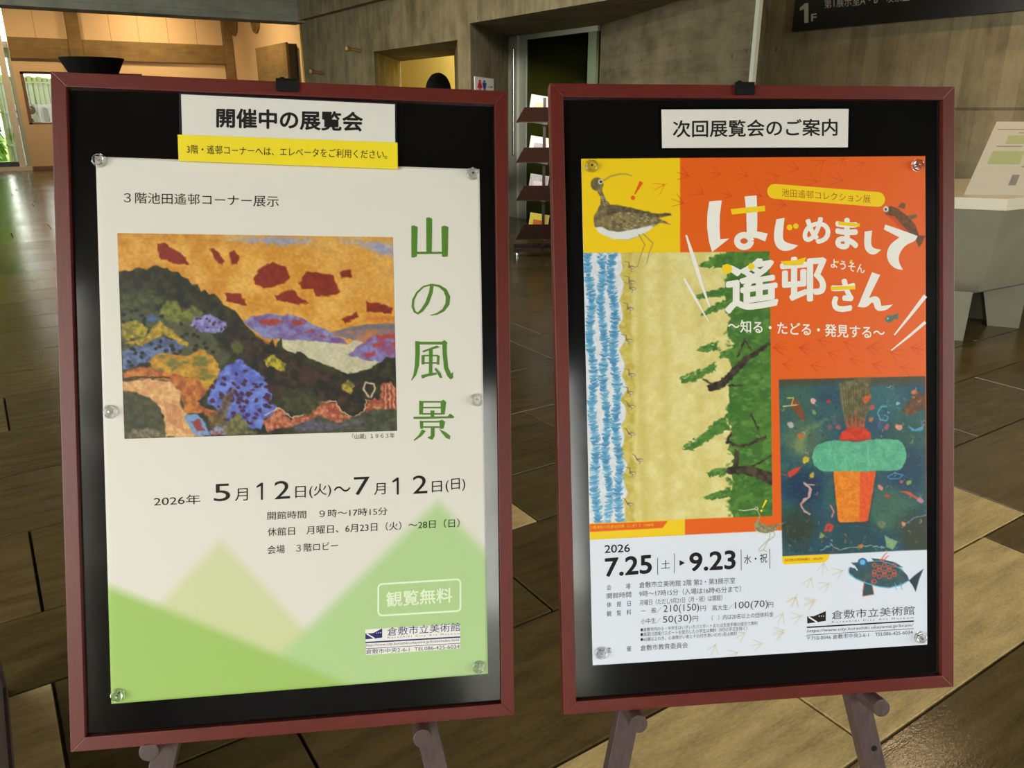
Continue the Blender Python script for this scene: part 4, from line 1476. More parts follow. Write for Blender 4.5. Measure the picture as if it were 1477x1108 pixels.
for pts, wd in (([(490, 552), (530, 540), (570, 500), (620, 450), (700, 395)], [10, 12, 10, 9, 5]), ([(465, 520), (495, 540)], 2.5), ([(590, 440), (612, 380), (640, 415)], 3), ([(560, 855), (620, 850), (720, 885)], [10, 13, 16]),
                ([(585, 785), (582, 850)], 7), ([(550, 750), (600, 768), (690, 732)], 4), ([(565, 715), (550, 752)], 4), ([(638, 650), (662, 702)], 4), ([(640, 840), (715, 800)], 3), ([(560, 545), (605, 545)], 3)):
    cv.stroke(q6(pts), wd, (84, 72, 52), soft=.8, wob=1.6, col2=(40, 34, 28))
for x_, y_, d_ in ((205, 115, 1), (205, 168, 1), (208, 192, 1), (200, 265, 1), (195, 380, 1), (205, 505, 1), (200, 570, 1), (205, 620, -1), (205, 720, -1), (235, 815, -1), (208, 862, 1), (200, 975, -1)):
    (u_, v_), = q6([(x_, y_)])
    cv.ell(u_, v_, 5, 2.3, (138, 124, 84), rot=.15, soft=.6)
    cv.stroke([(u_ - 4, v_), (u_ - 6 + 2 * d_, v_ - 7), (u_ - 11, v_ - 8.5)], [1.6, 1, .6], (112, 96, 70), soft=.5)
    cv.stroke([(u_, v_ + 2), (u_ - 1, v_ + 6)], .7, (110, 96, 70), soft=.4)
    cv.ell(u_ + 1.5, v_ + .6, 3, 1, (214, 206, 180), rot=.1, soft=.5)
cv.grain(shore, .035, 3, 131)
cv.clip = None
# orange caption tag under it
q8 = zoomer(840, 740, 2.84)
cv.poly(q8([(28, 46), (350, 33), (328, 62), (30, 78)]), ORG, .6)
# deep-sea picture
sea = [(1123.2, 547.6), (1334.9, 542.6), (1337.5, 793), (1128.3, 803)]
cv.set_clip(sea)
cv.poly(sea, (50, 94, 96), col2=(42, 76, 98), ns=26, soft=1, seed=141)
for c_, r_, co, al in (((200, 450), 100, (110, 130, 80), .5), ((590, 250), 90, (60, 110, 116), .6), ((150, 280), 90, (64, 100, 74), .6), ((620, 780), 110, (76, 116, 84), .6), ((200, 680), 90, (24, 50, 84), .8), ((560, 300), 60, (44, 96, 110), .5),
                       ((700, 600), 100, (30, 60, 92), .7), ((170, 870), 90, (50, 64, 48), .8), ((450, 930), 110, (40, 74, 80), .6), ((730, 880), 90, (52, 70, 66), .8), ((690, 420), 80, (40, 84, 74), .6)):
    (u_, v_), = q7([c_])
    cv.ell(u_, v_, r_ / 3.358, r_ / 3.358, co, soft=10, a=al, wob=4)
for i in range(520):
    x_, y_ = wr.uniform(80, 790), wr.uniform(160, 1000)
    (u_, v_), = q7([(x_, y_)])
    a_, L_ = wr.uniform(-.5, .5), wr.uniform(2, 6)
    cv.stroke([(u_, v_), (u_ + L_ * math.cos(a_), v_ + L_ * math.sin(a_))], [1.6, .8], wr.choice([(70, 124, 122), (34, 60, 88), (84, 124, 100), (30, 56, 60), (60, 104, 136)]), soft=.8, a=.4, wob=.8)
cv.poly(q7([(80, 150), (800, 140), (800, 180), (600, 182), (300, 178), (80, 195)]), (74, 72, 50), soft=4, wob=3)
cv.poly(q7([(368, 178), (522, 140), (528, 250), (492, 392), (402, 392), (378, 270)]), (124, 118, 78), soft=1.5, wob=1.2, col2=(88, 82, 54), ns=5, seed=143)
for k_ in range(10):
    x_ = 385 + k_ * 14
    cv.stroke(q7([(x_, 190), (440 + (x_ - 440) * .6, 370)]), 1.2, (78, 72, 46), soft=.7, a=.7)
for x_, x2_, y_ in ((405, 420, 345), (430, 436, 330), (452, 450, 310), (476, 468, 340), (492, 484, 350)):
    cv.stroke(q7([(x2_, 410), (x_, y_)]), [3, .8], (216, 66, 36), soft=.6)
cv.poly(q7([(368, 458), (382, 415), (418, 393), (492, 393), (518, 415), (532, 458)]), (220, 62, 34), soft=.7, wob=.6, col2=(196, 50, 34), ns=5)
pill = [(310, 460), (350, 452), (450, 462), (560, 446), (640, 450)] + [(640 + 57 * math.cos(R(a)), 526 + 76 * math.sin(R(a))) for a in range(-80, 90, 16)] + [(640, 600), (470, 606), (310, 604)] + [(300 + 60 * math.cos(R(a)), 534 + 70 * math.sin(R(a))) for a in range(100, 260, 16)]
cv.poly([(x, y) for x, y in q7(pill)], (30, 60, 56), soft=3, a=.6)
cv.poly(q7([(340, 600), (552, 597), (512, 848), (495, 855), (372, 857), (360, 840)]), (40, 40, 30), soft=3, a=.5)
cv.poly(q7([(342, 596), (550, 594), (510, 840), (498, 848), (376, 853), (364, 840)]), (236, 140, 34), soft=.7, wob=.5, col2=(226, 122, 30), ns=5)
cv.poly(q7([(472, 596), (550, 594), (510, 840), (498, 848), (468, 849)]), (230, 90, 38), soft=.8)
cv.poly(q7(pill), (104, 186, 148), soft=.8, wob=.6, col2=(86, 166, 132), ns=7)
cv.stroke(q7([(350, 465), (335, 520), (350, 590)]), 1, (84, 156, 124), soft=.8)
cv.stroke(q7([(515, 465), (508, 520), (520, 590)]), 1, (124, 200, 160), soft=.8)
cv.poly(q7([(140, 250), (165, 255), (195, 310), (212, 365), (185, 352), (150, 310), (132, 280)]), (126, 74, 44), soft=.8, wob=1)
cv.stroke(q7([(100, 290), (165, 282)]), 1.6, (206, 200, 120), soft=.6)
cv.stroke(q7([(120, 250), (150, 248), (140, 285)]), 1.4, (200, 196, 120), soft=.6)
cv.poly(q7([(668, 320), (720, 260), (740, 215), (790, 240), (790, 300), (720, 330)]), (132, 84, 50), soft=1, wob=1.5, col2=(90, 60, 40), ns=5)
cv.stroke(q7([(600, 290), (575, 290), (558, 320), (570, 355), (600, 360), (608, 340), (590, 332)]), [2.4, 2, 1.2], (76, 158, 182), soft=.6)
cv.poly(q7([(700, 380), (740, 400), (785, 380), (775, 408), (720, 410)]), (82, 150, 190), soft=.8, wob=1)
cv.poly(q7([(120, 610), (155, 590), (190, 578), (170, 610), (130, 634)]), (206, 66, 44), soft=.8, wob=.6)
cv.poly(q7([(150, 460), (210, 400), (300, 350), (310, 356), (220, 410), (200, 520), (160, 510)]), (150, 164, 92), soft=4, wob=2, a=.55)
cv.stroke(q7([(200, 660), (235, 690), (220, 730), (185, 760), (200, 800), (230, 810)]), [3, 5, 3, 2.5, 2], (206, 160, 156), soft=.8, wob=1.5)
cv.stroke(q7([(205, 668), (250, 670)]), 1.6, (216, 170, 160), soft=.6)
cv.stroke(q7([(330, 770), (345, 800), (335, 825)]), 2, (214, 130, 130), soft=.6)
cv.stroke(q7([(305, 890), (320, 860), (338, 870), (325, 890)]), 4, (204, 66, 52), soft=.8, wob=1)
cv.poly(q7([(590, 915), (655, 945), (630, 985), (598, 970)]), (130, 166, 124), soft=1, wob=.6)
cv.stroke(q7([(280, 990), (330, 960), (370, 985), (450, 970), (520, 965), (590, 975)]), 1.4, (146, 176, 168), soft=.8, wob=1.5)
cv.poly(q7([(680, 870), (740, 830), (800, 815), (800, 990), (690, 985)]), (62, 66, 52), soft=2, wob=2, a=.8)
cv.stroke(q7([(675, 875), (735, 832), (800, 812)]), 1.2, (110, 150, 170), soft=.7, wob=1)
cv.stroke(q7([(605, 630), (640, 612), (680, 622), (660, 640), (615, 640), (605, 630)]), 1.6, (66, 132, 190), soft=.6)
cv.stroke(q7([(670, 700), (720, 715), (770, 750)]), [2, 4, 2], (206, 86, 56), soft=.7, wob=1)
for x_ in range(6):
    cv.stroke(q7([(105 + x_ * 22, 860), (118 + x_ * 20, 990)]), 1.6, (66, 52, 40), soft=.8, wob=2, a=.7)
sr = random.Random(14)
pal = [(206, 96, 70), (200, 150, 140), (190, 170, 80), (96, 160, 180), (180, 190, 180), (120, 60, 50), (206, 110, 60), (90, 140, 90), (30, 40, 44)]
for x_, y_, co, r_ in ((245, 265, (226, 170, 160), 14), (505, 255, (206, 90, 50), 18), (530, 295, (186, 86, 80), 11), (525, 350, (176, 110, 60), 12), (660, 392, (220, 150, 130), 16), (185, 435, (196, 110, 60), 15), (210, 550, (206, 180, 50), 16),
                       (135, 380, (180, 176, 176), 13), (325, 392, (120, 90, 110), 13), (365, 390, (150, 90, 90), 13), (350, 365, (80, 90, 120), 14), (602, 388, (160, 90, 100), 12), (568, 386, (70, 90, 150), 13), (735, 222, (206, 120, 60), 12),
                       (318, 265, (180, 60, 40), 9), (570, 685, (216, 140, 110), 12), (605, 725, (196, 60, 40), 10), (712, 660, (150, 160, 80), 11), (672, 655, (186, 100, 90), 9), (765, 745, (190, 130, 150), 14), (240, 622, (196, 160, 50), 11),
                       (285, 918, (146, 160, 80), 13), (475, 968, (200, 120, 60), 11), (685, 858, (216, 140, 110), 11), (575, 860, (110, 120, 90), 20), (250, 320, (150, 150, 90), 9), (655, 275, (120, 190, 210), 11)):
    (u_, v_), = q7([(x_, y_)])
    cv.ell(u_, v_, r_ / 3.358 * 1.1, r_ / 3.358 * .9, co, rot=sr.uniform(0, 3), soft=.8, wob=1.4)
for i in range(170):
    x_, y_ = sr.uniform(90, 785), sr.uniform(190, 990)
    if 235 < x_ < 700 and 440 < y_ < 610 or 335 < x_ < 555 and 390 < y_ < 860 or 370 < x_ < 525 and y_ < 400:
        continue
    (u_, v_), = q7([(x_, y_)])
    a_ = sr.uniform(0, 3.14)
    L_ = sr.uniform(1.5, 4)
    cv.stroke([(u_, v_), (u_ + L_ * math.cos(a_), v_ + L_ * math.sin(a_)), (u_ + L_ * math.cos(a_ + .8) * 1.6, v_ + L_ * math.sin(a_ + .8) * 1.6)], [1.4, .7], sr.choice(pal), soft=.6, a=sr.uniform(.35, .8), wob=.6)
cv.grain(sea, .1, 2.6, 151)
cv.clip = None
cv.poly([(1128.2, 803), (1197, 799.5), (1195, 806), (1189, 811.5), (1132, 814.5), (1129, 812)], YEL, .6)
# wading bird on the yellow block
bird = [(168, 195), (172, 230), (205, 285), (205, 330), (165, 400), (160, 440), (170, 480), (210, 520), (290, 555), (380, 560), (470, 525), (545, 470), (590, 450), (660, 462), (600, 432), (575, 420), (660, 400), (650, 388), (560, 390), (480, 375), (360, 345), (270, 335), (240, 300), (215, 245), (222, 200), (205, 165), (175, 165)]
cv.ell(*q4([(182, 202)])[0], 9.2, 9.6, (132, 112, 62), soft=.7, col2=(104, 92, 60))
cv.poly(q4(bird), (150, 132, 88), soft=.6, wob=.5, col2=(104, 94, 66), ns=5, seed=161)
cv.poly(q4([(165, 478), (210, 475), (260, 500), (330, 508), (430, 490), (545, 462), (530, 490), (460, 530), (380, 560), (290, 556), (205, 520)]), (226, 226, 224), soft=.8, wob=.6)
cv.poly(q4([(240, 345), (270, 332), (360, 345), (480, 375), (560, 392), (650, 388), (660, 402), (560, 410), (460, 392), (340, 380), (250, 400)]), (74, 66, 52), soft=1, wob=1, col2=(110, 98, 70), ns=4)
for i in range(60):
    x_, y_ = sr.uniform(265, 560), sr.uniform(375, 495)
    if y_ > 505 - (x_ - 265) * .12 or y_ < 365 + (x_ - 265) * .12:
        continue
    (u_, v_), = q4([(x_, y_)])
    cv.stroke([(u_, v_), (u_ + 2.6, v_ + .8)], [1.6, .6], sr.choice([(84, 74, 54), (206, 196, 160), (176, 160, 110)]), soft=.5, a=.8)
for i in range(9):
    (u_, v_), = q4([(212 + i * 4, 280 + i * 14 % 70)])
    cv.ell(u_, v_, 1, .7, (206, 196, 170), soft=.4, a=.8)
cv.ell(*q4([(205, 187)])[0], 3.6, 3.6, (216, 216, 206), soft=.5)
cv.ell(*q4([(207, 187)])[0], 2.0, 2.0, (34, 30, 28), soft=.5)
cv.stroke(q4([(225, 178), (270, 152), (330, 138), (370, 138), (408, 150)]), [2.2, 2, 1.8, 1.2], (164, 146, 76), soft=.5)
for pts in ([(450, 525), (488, 590), (465, 650), (440, 730)], [(478, 520), (540, 580), (515, 645), (500, 712)]):
    cv.stroke(q4(pts), [1.6, 1.3, 1.0], (150, 140, 92), soft=.5)
cv.stroke(q4([(425, 735), (445, 728)]), 1, (150, 140, 92), soft=.5)
# brown and teal little fishes, big fish, small bird
cv.poly(q5([(1050, 310), (1085, 295), (1130, 310), (1180, 350), (1225, 400), (1245, 455), (1278, 460), (1265, 490), (1245, 525), (1230, 490), (1205, 455), (1150, 400), (1110, 352), (1060, 345)]), (128, 76, 44), soft=.6, wob=.5, col2=(92, 66, 46), ns=4)
cv.poly(q5([(1125, 300), (1150, 275), (1170, 285), (1165, 312)]), (120, 84, 52), soft=.6)
cv.poly(q5([(1180, 350), (1230, 340), (1232, 355), (1200, 372)]), (104, 100, 70), soft=.6)
cv.poly(q5([(1060, 345), (1110, 352), (1150, 400), (1205, 455), (1190, 470), (1130, 410), (1090, 365)]), (206, 70, 34), soft=.8, a=.8)
cv.ell(*q5([(1062, 312)])[0], 3.8, 4.2, (226, 224, 216), soft=.5)
cv.ell(*q5([(1061, 313)])[0], 1.7, 1.8, (30, 26, 24), soft=.4)
cv.poly(q5([(1055, 915), (1075, 897), (1100, 900), (1130, 882), (1128, 920), (1110, 918), (1085, 938), (1062, 935)]), (60, 116, 120), soft=.6, wob=.3, col2=(96, 120, 90), ns=3)
cv.ell(*q5([(1072, 915)])[0], 1.4, 1.4, (180, 200, 180), soft=.4)
qf = zoomer(1080, 730, 5.574)
fishp = [(800, 525), (815, 490), (850, 500), (870, 515), (825, 455), (880, 455), (960, 450), (1060, 440), (1150, 460), (1230, 505), (1275, 560), (1290, 598), (1230, 635), (1130, 660), (1050, 650), (950, 625), (870, 590), (815, 555)]
cv.poly(qf(fishp), (52, 84, 96), soft=.6, wob=.4, col2=(74, 96, 98), ns=5)
cv.poly(qf([(985, 420), (1080, 430), (1180, 455), (1240, 495), (1150, 480), (1010, 450)]), (50, 76, 92), soft=.6)
cv.poly(qf([(1288, 600), (1330, 560), (1405, 505), (1370, 590), (1342, 690), (1318, 640)]), (44, 62, 74), soft=.6)
cv.poly(qf([(930, 590), (985, 600), (1005, 710), (920, 725), (915, 690)]), (56, 84, 92), soft=.6)
cv.stroke(qf([(985, 600), (1005, 710), (920, 725)]), 1.0, (214, 96, 60), soft=.5)
cv.stroke(qf([(933, 590), (915, 720)]), 1.0, (214, 96, 60), soft=.5)
cv.stroke(qf([(802, 500), (805, 540), (860, 585), (950, 622), (1050, 650), (1130, 658), (1230, 632), (1285, 600)]), 1.4, (96, 190, 224), soft=.6)
cv.stroke(qf([(950, 445), (1060, 442), (1160, 470), (1240, 520)]), 1.2, (120, 200, 226), soft=.6, a=.8)
cv.stroke(qf([(825, 470), (850, 482), (872, 515)]), 1.6, (226, 240, 248), soft=.5)
for i in range(16):
    x_, y_ = 1010 + (i % 5) * 40, 475 + (i // 5) * 38 + (i % 2) * 18
    (u_, v_), = qf([(x_, y_)])
    cv.stroke([(u_ + 3 * math.cos(R(a)), v_ + 2.8 * math.sin(R(a))) for a in range(0, 361, 45)], 1.1, (222, 96, 60), soft=.5)
cv.stroke(qf([(1060, 440), (1090, 395), (1112, 375)]), [2, .8], (222, 106, 80), soft=.6)
cv.stroke(qf([(1080, 440), (1110, 410), (1125, 400)]), [2, .8], (222, 106, 80), soft=.6)
cv.ell(*qf([(915, 455)])[0], 7, 6.6, (36, 96, 140), soft=.6)
cv.ell(*qf([(915, 452)])[0], 4, 3.8, (110, 186, 230), soft=.8)
for x_ in (1175, 1220):
    cv.stroke(qf([(x_, 620), (x_ + 12, 672)]), 1, (96, 180, 206), soft=.5)
cv.poly(qf([(45, 145), (62, 115), (95, 135), (150, 160), (220, 150), (300, 128), (240, 165), (200, 205), (140, 222), (80, 210), (52, 180)]), (164, 156, 116), soft=.6, wob=.5, col2=(120, 116, 84), ns=3)
cv.stroke(qf([(72, 118), (90, 80), (70, 35)]), [2.4, 1.6], (164, 156, 116), soft=.5)
cv.ell(*qf([(62, 22)])[0], 2.8, 2.6, (190, 190, 170), soft=.5)
cv.ell(*qf([(60, 20)])[0], 1.0, 1.0, (40, 40, 36), soft=.3)
cv.stroke(qf([(45, 25), (-40, 38), (-80, 32)]), [1.6, .8], (206, 206, 196), soft=.5)
cv.poly(qf([(50, 185), (80, 210), (140, 222), (180, 215), (130, 232), (70, 215)]), (222, 222, 214), soft=.6)
for pts in ([(172, 218), (165, 262), (80, 350)], [(205, 205), (208, 240), (150, 285), (118, 355)], [(85, 365), (118, 352), (140, 365)]):
    cv.stroke(qf(pts), 1.1, (180, 172, 132), soft=.5)
cream_foot = (206, 190, 146)
for x_, y_, a in ((600, 460, -1.5), (755, 520, -.4), (500, 580, -1.2), (645, 625, -.5), (380, 730, -1.2), (530, 755, -.4)):
    (u_, v_), = qf([(x_, y_)])
    foot(u_, v_, a, 16, cream_foot, 1.0, .9)
ql = zoomer(1110, 820, 6.285)
for x_, y_, a in ((240, 255, -1.1), (405, 300, -.4), (120, 410, -1.1), (285, 430, -.3), (125, 585, -.2)):
    (u_, v_), = ql([(x_, y_)])
    foot(u_, v_, a, 16, cream_foot, 1.0, .9)
for x_, y_, a in ((665, 492, -.5), (825, 480, -.3), (545, 540, -1.2), (635, 572, -.4), (735, 535, -.2)):
    (u_, v_), = q8([(x_, y_)])
    foot(u_, v_, a, 16, cream_foot, 1.0, .9)
grid_obj('sheet', U, V, PAPER, cv.c, M['gloss_print'], e, BR.mat(*og), og, PANEL - PAPER, PK)

D1 = INK0
ik = Ink(BR, D1, og)             # white headline
ik.poly(q4([(900, 313), (980, 306), (968, 400), (966, 480), (970, 555), (1028, 550), (918, 637), (898, 570), (886, 480), (888, 390)]))
ik.line(q4([(1164, 278), (1172, 380), (1173, 460), (1172, 540)]), [17.4, 16, 15.6, 14])
ring = [(1122 + 44 * math.cos(R(a)), 566 + 38 * math.sin(R(a))) for a in range(0, 360, 18)]
ik.ring(q4(ring), 9.2)
ik.line(q4([(1160, 520), (1215, 528), (1266, 544)]), [9, 10, 12])
ik.poly(rounded(q5([(458, 368), (503, 360), (494, 440), (494, 480), (512, 497), (578, 512), (548, 536), (500, 546), (460, 526), (443, 480), (447, 420)])))
ik.text('め', q5([(602, 506)])[0], q5([(756, 504)])[0], 39, bold=.05)
ik.text('ま', q5([(782, 532)])[0], q5([(910, 540)])[0], 46, bold=.055)
ik.poly(rounded(q5([(944, 436), (986, 430), (978, 500), (990, 528), (1036, 536), (1000, 566), (962, 556), (940, 520)])))
ik.poly(rounded(q5([(1058, 397), (1140, 425), (1236, 460), (1224, 488), (1168, 510), (1136, 556), (1130, 600), (1156, 648), (1110, 640), (1074, 604), (1064, 556), (1084, 506), (1136, 468), (1050, 424)])))
ik.text('遙', q5([(175, 892)])[0], q5([(470, 850)])[0], 74, bold=.03)
ik.text('邨', q5([(478, 832)])[0], q5([(735, 815)])[0], 66, bold=.035)
ik.text('ようそん', q5([(757, 634)])[0], q5([(945, 668)])[0], 13, bold=.02)
ik.text('さ', q5([(758, 882)])[0], q5([(893, 876)])[0], 48, bold=.05)
ik.poly(rounded(q5([(985, 660), (1030, 675), (990, 755), (968, 802), (1000, 790), (1028, 802), (1036, 846), (1100, 838), (1068, 868), (1022, 876), (1000, 860), (994, 832), (984, 826), (952, 857), (906, 850)])))
ik.text('～知る・たどる・発見する～', q5([(192, 990)])[0], q5([(1055, 1030)])[0], 18.5, bold=.018)
ik.line(q4([(752, 528), (800, 680), (850, 840), (902, 986)]), [2.6, 6, 4.6, 2])
ik.line(q4([(738, 805), (800, 915), (896, 1083)]), [3, 4, 1.6])
ik.line(q5([(1279, 790), (1200, 892), (1108, 1006)]), [6, 4.4, 2])
ik.line(q5([(1279, 935), (1190, 1012), (1090, 1092)]), [4.4, 3.6, 1.6])
ik.build('headline_lettering', M['white_ink'], e)['label'] = 'white headline characters'
ik = Ink(BR, D1 - .00012, og)    # yellow touches
ik.poly(q4([(1037, 362), (1257, 340), (1257, 375), (1150, 386), (1045, 397)]))
ik.build('yellow_stroke', M['yellow_ink'], e)
ik = Ink(BR, D1 - .00012, og)
for (x_, y_), r_ in (((531, 413), 4.2), ((565, 406), 3.9), ((187, 642), 7.2), ((320, 628), 4.8), ((796, 604), 1.7), ((870, 600), 2.0)):
    ik.circle(*q5([(x_, y_)])[0], r_)
    ik.build('yellow_dot', M['yellow_ink'], e)
    ik = Ink(BR, D1 - .00012, og)
for pts in ([(797, 380), (918, 392), (916, 410), (800, 400)], [(480, 600), (560, 594), (622, 577), (605, 618), (560, 623), (500, 622)], [(755, 740), (893, 734), (893, 754), (760, 760)]):
    ik.poly(q5(pts))
    ik.build('yellow_stroke', M['yellow_ink'], e)
    ik = Ink(BR, D1 - .00012, og)
pil = []
for (cx, cy), a0 in (((448, 214), 95), ((1016, 259), -85)):
    for i in range(11):
        a = R(a0 + 18 * i)
        pil.append((cx + 41 * math.cos(a), cy + 41 * math.sin(a)))
ik.poly(q5(pil))
ik.build('title_pill', M['yellow_ink'], e)['label'] = 'yellow title pill'
ik = Ink(BR, D1 - .00012, og)
ik.line([(1105.5, 721.5), (1099.5, 733)], [3.2, 1.4])
ik.circle(1098.3, 737, 1.6)
ik.build('exclamation_mark', M['yellow_ink'], e)['label'] = 'yellow exclamation mark'
ik = Ink(BR, D1 - .00024, og)
ik.text('池田遙邨コレクション展', q5([(487, 243)])[0], q5([(977, 279)])[0], 11.6, bold=.0)
ik.build('pill_lettering', M['brown_ink'], e)['label'] = 'brown title pill lettering'
ik = Ink(BR, D1 - .00024, og)
ik.text('《幻想の明神礁》 1952年', (1132, 810.5), (1187, 808), 4.2)
ik.build('caption_lettering', M['brown_ink'], e)['label'] = 'brown caption lettering'
ik = Ink(BR, D1 - .00024, og)
ik.line(q4([(466, 188), (424, 268)]), [5.6, 1.6])
ik.circle(*q4([(412, 290)])[0], 3.1)
ik.build('exclamation_mark', M['orange_ink'], e)['label'] = 'orange exclamation mark'
ik = Ink(BR, D1, og)
ik.text('《唐津虹の松原の印象（しぎ）》 1988年', q8([(36, 66)])[0], q8([(293, 55)])[0], 4.6)
ik.build('caption_lettering', M['yellow_ink'], e)
ik = Ink(BR, D1, og)             # dates and details


def t8(s, bl, br, h, **kw):
    ik.text(s, q8([bl])[0], q8([br])[0], h / 2.84, **kw)


t8('2026', (91, 165), (195, 160), 33, bold=.02)
t8('7.25', (92, 263), (285, 248), 78, bold=.035)
t8('9.23', (438, 241), (628, 230), 78, bold=.035)
t8('土', (322, 229), (360, 226), 34)
t8('水・祝', (662, 210), (757, 203), 38)
ik.poly(q8([(398, 193), (420, 205), (398, 217)]))
ik.build('date_lettering', M['ink'], e)
ik = Ink(BR, D1, og)
for x_, y0_, y1_ in ((308, 184, 254), (376, 166, 248), (650, 150, 236), (767, 147, 229)):
    ik.line(q8([(x_, y0_), (x_ + 1, y1_)]), .8)
    ik.build('date_rule', M['grey_ink'], e)
    ik = Ink(BR, D1, og)
for s, a, b_, h in (('会　　　場', (100, 317), (197, 311), 23), ('倉敷市立美術館 2階 第2・第3展示室', (233, 308), (626, 289), 25), ('開館時間', (100, 352), (200, 345), 23), ('9時～17時15分（入場は16時45分まで）', (233, 345), (650, 324), 26),
                    ('休　館　日', (100, 388), (198, 382), 23), ('月曜日（ただし9月21日（月・祝）は開館）', (235, 380), (573, 359), 24), ('観　覧　料', (100, 425), (200, 418), 23), ('一　般／', (240, 413), (324, 408), 22),
                    ('210(150)', (332, 416), (478, 408), 38), ('円', (484, 403), (506, 402), 22), ('高大生／', (532, 401), (618, 396), 23), ('100(70)', (625, 401), (760, 393), 36), ('円', (762, 388), (782, 387), 22),
                    ('小中生／', (240, 456), (322, 451), 23), ('50(30)', (330, 459), (447, 451), 36), ('円', (452, 445), (474, 444), 22), ('（　）内は20名以上の団体料金', (530, 441), (783, 425), 21),
                    ('●倉敷市内の小・中学生はいきいきパスポートまたは生徒手帳の提示で無料', (238, 487), (718, 459), 16), ('●高梁川流域パスポートを提示した小学生は無料（9月の平日を除く）', (238, 507), (675, 481), 17),
                    ('●65歳以上の方、心身障がい者とその付き添いの方1名は無料', (238, 527), (633, 502), 16), ('主　　　催', (100, 573), (200, 567), 23), ('倉敷市教育委員会', (238, 566), (432, 553), 24)):
    t8(s, a, b_, h)
    ik.build('details_line', M['grey_ink'], e)
    ik = Ink(BR, D1, og)
ik.text('倉敷市立美術館', ql([(563, 464)])[0], ql([(1313, 420)])[0], 13, bold=.002)
ik.text('Kurashiki City Art Museum', ql([(565, 500)])[0], ql([(1305, 458)])[0], 3.4, spacing=1.5)
ik.text('https://www.city.kurashiki.okayama.jp/kcam/', ql([(337, 590)])[0], ql([(1298, 534)])[0], 5.6, lean=.25)
ik.text('〒710-0046 倉敷市中央2-6-1　TEL086-425-6034', ql([(337, 656)])[0], ql([(1298, 598)])[0], 6.6)
ik.line(ql([(335, 606), (1308, 546)]), .8)
ik.build('museum_lettering', M['grey_ink'], e)['label'] = 'dark grey museum name and address'
ik = Ink(BR, D1, og)
ik.line(ql([(338, 535), (1308, 478)]), 2.0)
ik.poly(ql([(340, 437), (400, 434), (510, 388), (510, 476), (430, 488), (342, 500)]))
ik.build('museum_logo', M['ink'], e)['label'] = 'black slanted building logo'
ik = Ink(BR, D1 - .00012, og)
ik.line(ql([(354, 440), (430, 488)]), 2.2)
for x_ in (450, 470, 490):
    ik.circle(*ql([(x_, 433)])[0], .8, 8)
ik.build('logo_highlight', M['white_ink'], e)

# @BACKGROUND
# tall framed panel at the left edge, standing on the floor beside the left board
e = empty('partition_panel', T(-.17, 2.24, 0), 'grey panel in a dark brown frame standing at the left edge of the photo', 'panel')
L_, hgt = .9, 1.25
b = MB().box(-.03, -L_, 0, 0, 0, .035).box(-.03, -L_, hgt - .035, 0, 0, hgt)
b.build('frame_rail', M['easel'], e, bevel=.001)
MB().box(-.03, -.035, .035, 0, 0, hgt - .035).build('frame_stile', M['easel'], e, bevel=.001)
MB().box(-.03, -L_, .035, 0, -L_ + .035, hgt - .035).build('frame_stile', M['easel'], e, bevel=.001)
MB().box(-.02, -L_ + .035, .035, -.008, -.035, hgt - .035).build('panel', M['grey_panel'], e)

# wall sign of the ground floor
SX = 7.13
sp = Plane((SX, 0, 0), rz(R(-90)))       # local X = -y of the hall, Y = +x


p0, p1 = sp.uv(1142, 45, 0), sp.uv(1477, 15, 0)
u0, u1, v0 = float(p0[0]), float(p1[0]) + .6, float((p0[1] + p1[1]) / 2)
og = (u0, 0, v0)
e = empty('floor_sign', sp.mat(*og), 'dark floor guide sign with white lettering high on the right wall', 'sign')
MB().slab([(0, 0), (u1 - u0, 0), (u1 - u0, .42), (0, .42)], 0, .07).build('board', M['sign'], e)
ik = Ink(sp, -.002, og)
ik.poly([(1160, 33.2), (1160, 13), (1153.5, 15.5), (1153.5, 11.5), (1161.5, 4.5), (1166, 4.2), (1166, 32.6)])
ik.build('floor_number', M['sign_ink'], e)
ik = Ink(sp, -.002, og)
ik.text('F', (1170, 31), (1178, 30.3), 11, bold=.03)
ik.text('第1展示室A・B　喫茶室', (1189, 12.5), (1312, 1.0), 14)
ik.build('lettering', M['sign_ink'], e)

# toilet sign on the splayed reveal
ra, rb = np.array([5.2, 8.75]), np.array([6.65, 10.1])
dv = (rb - ra) / np.linalg.norm(rb - ra)
tp = Plane((ra[0], ra[1], 0), np.array([[dv[0], -dv[1], 0], [dv[1], dv[0], 0], [0, 0, 1]]))
q = tp.uv([685, 712], [110, 110], -.012)
tw = float(q[1, 0] - q[0, 0])
th = float(q[0, 1] - tp.uv(685, 139, -.012)[1])
og = (float(q[0, 0]), -.012, float(q[0, 1]) - th)
e = empty('toilet_sign', tp.mat(*og), 'small white toilet sign with red and blue figures on the concrete reveal', 'sign')
MB().slab([(0, 0), (tw, 0), (tw, th), (0, th)], 0, .011).build('plate', M['card'], e)


def tz(pts, b):
    return b.slab([(x * tw, z_ * th) for x, z_ in pts], -.003, 0)


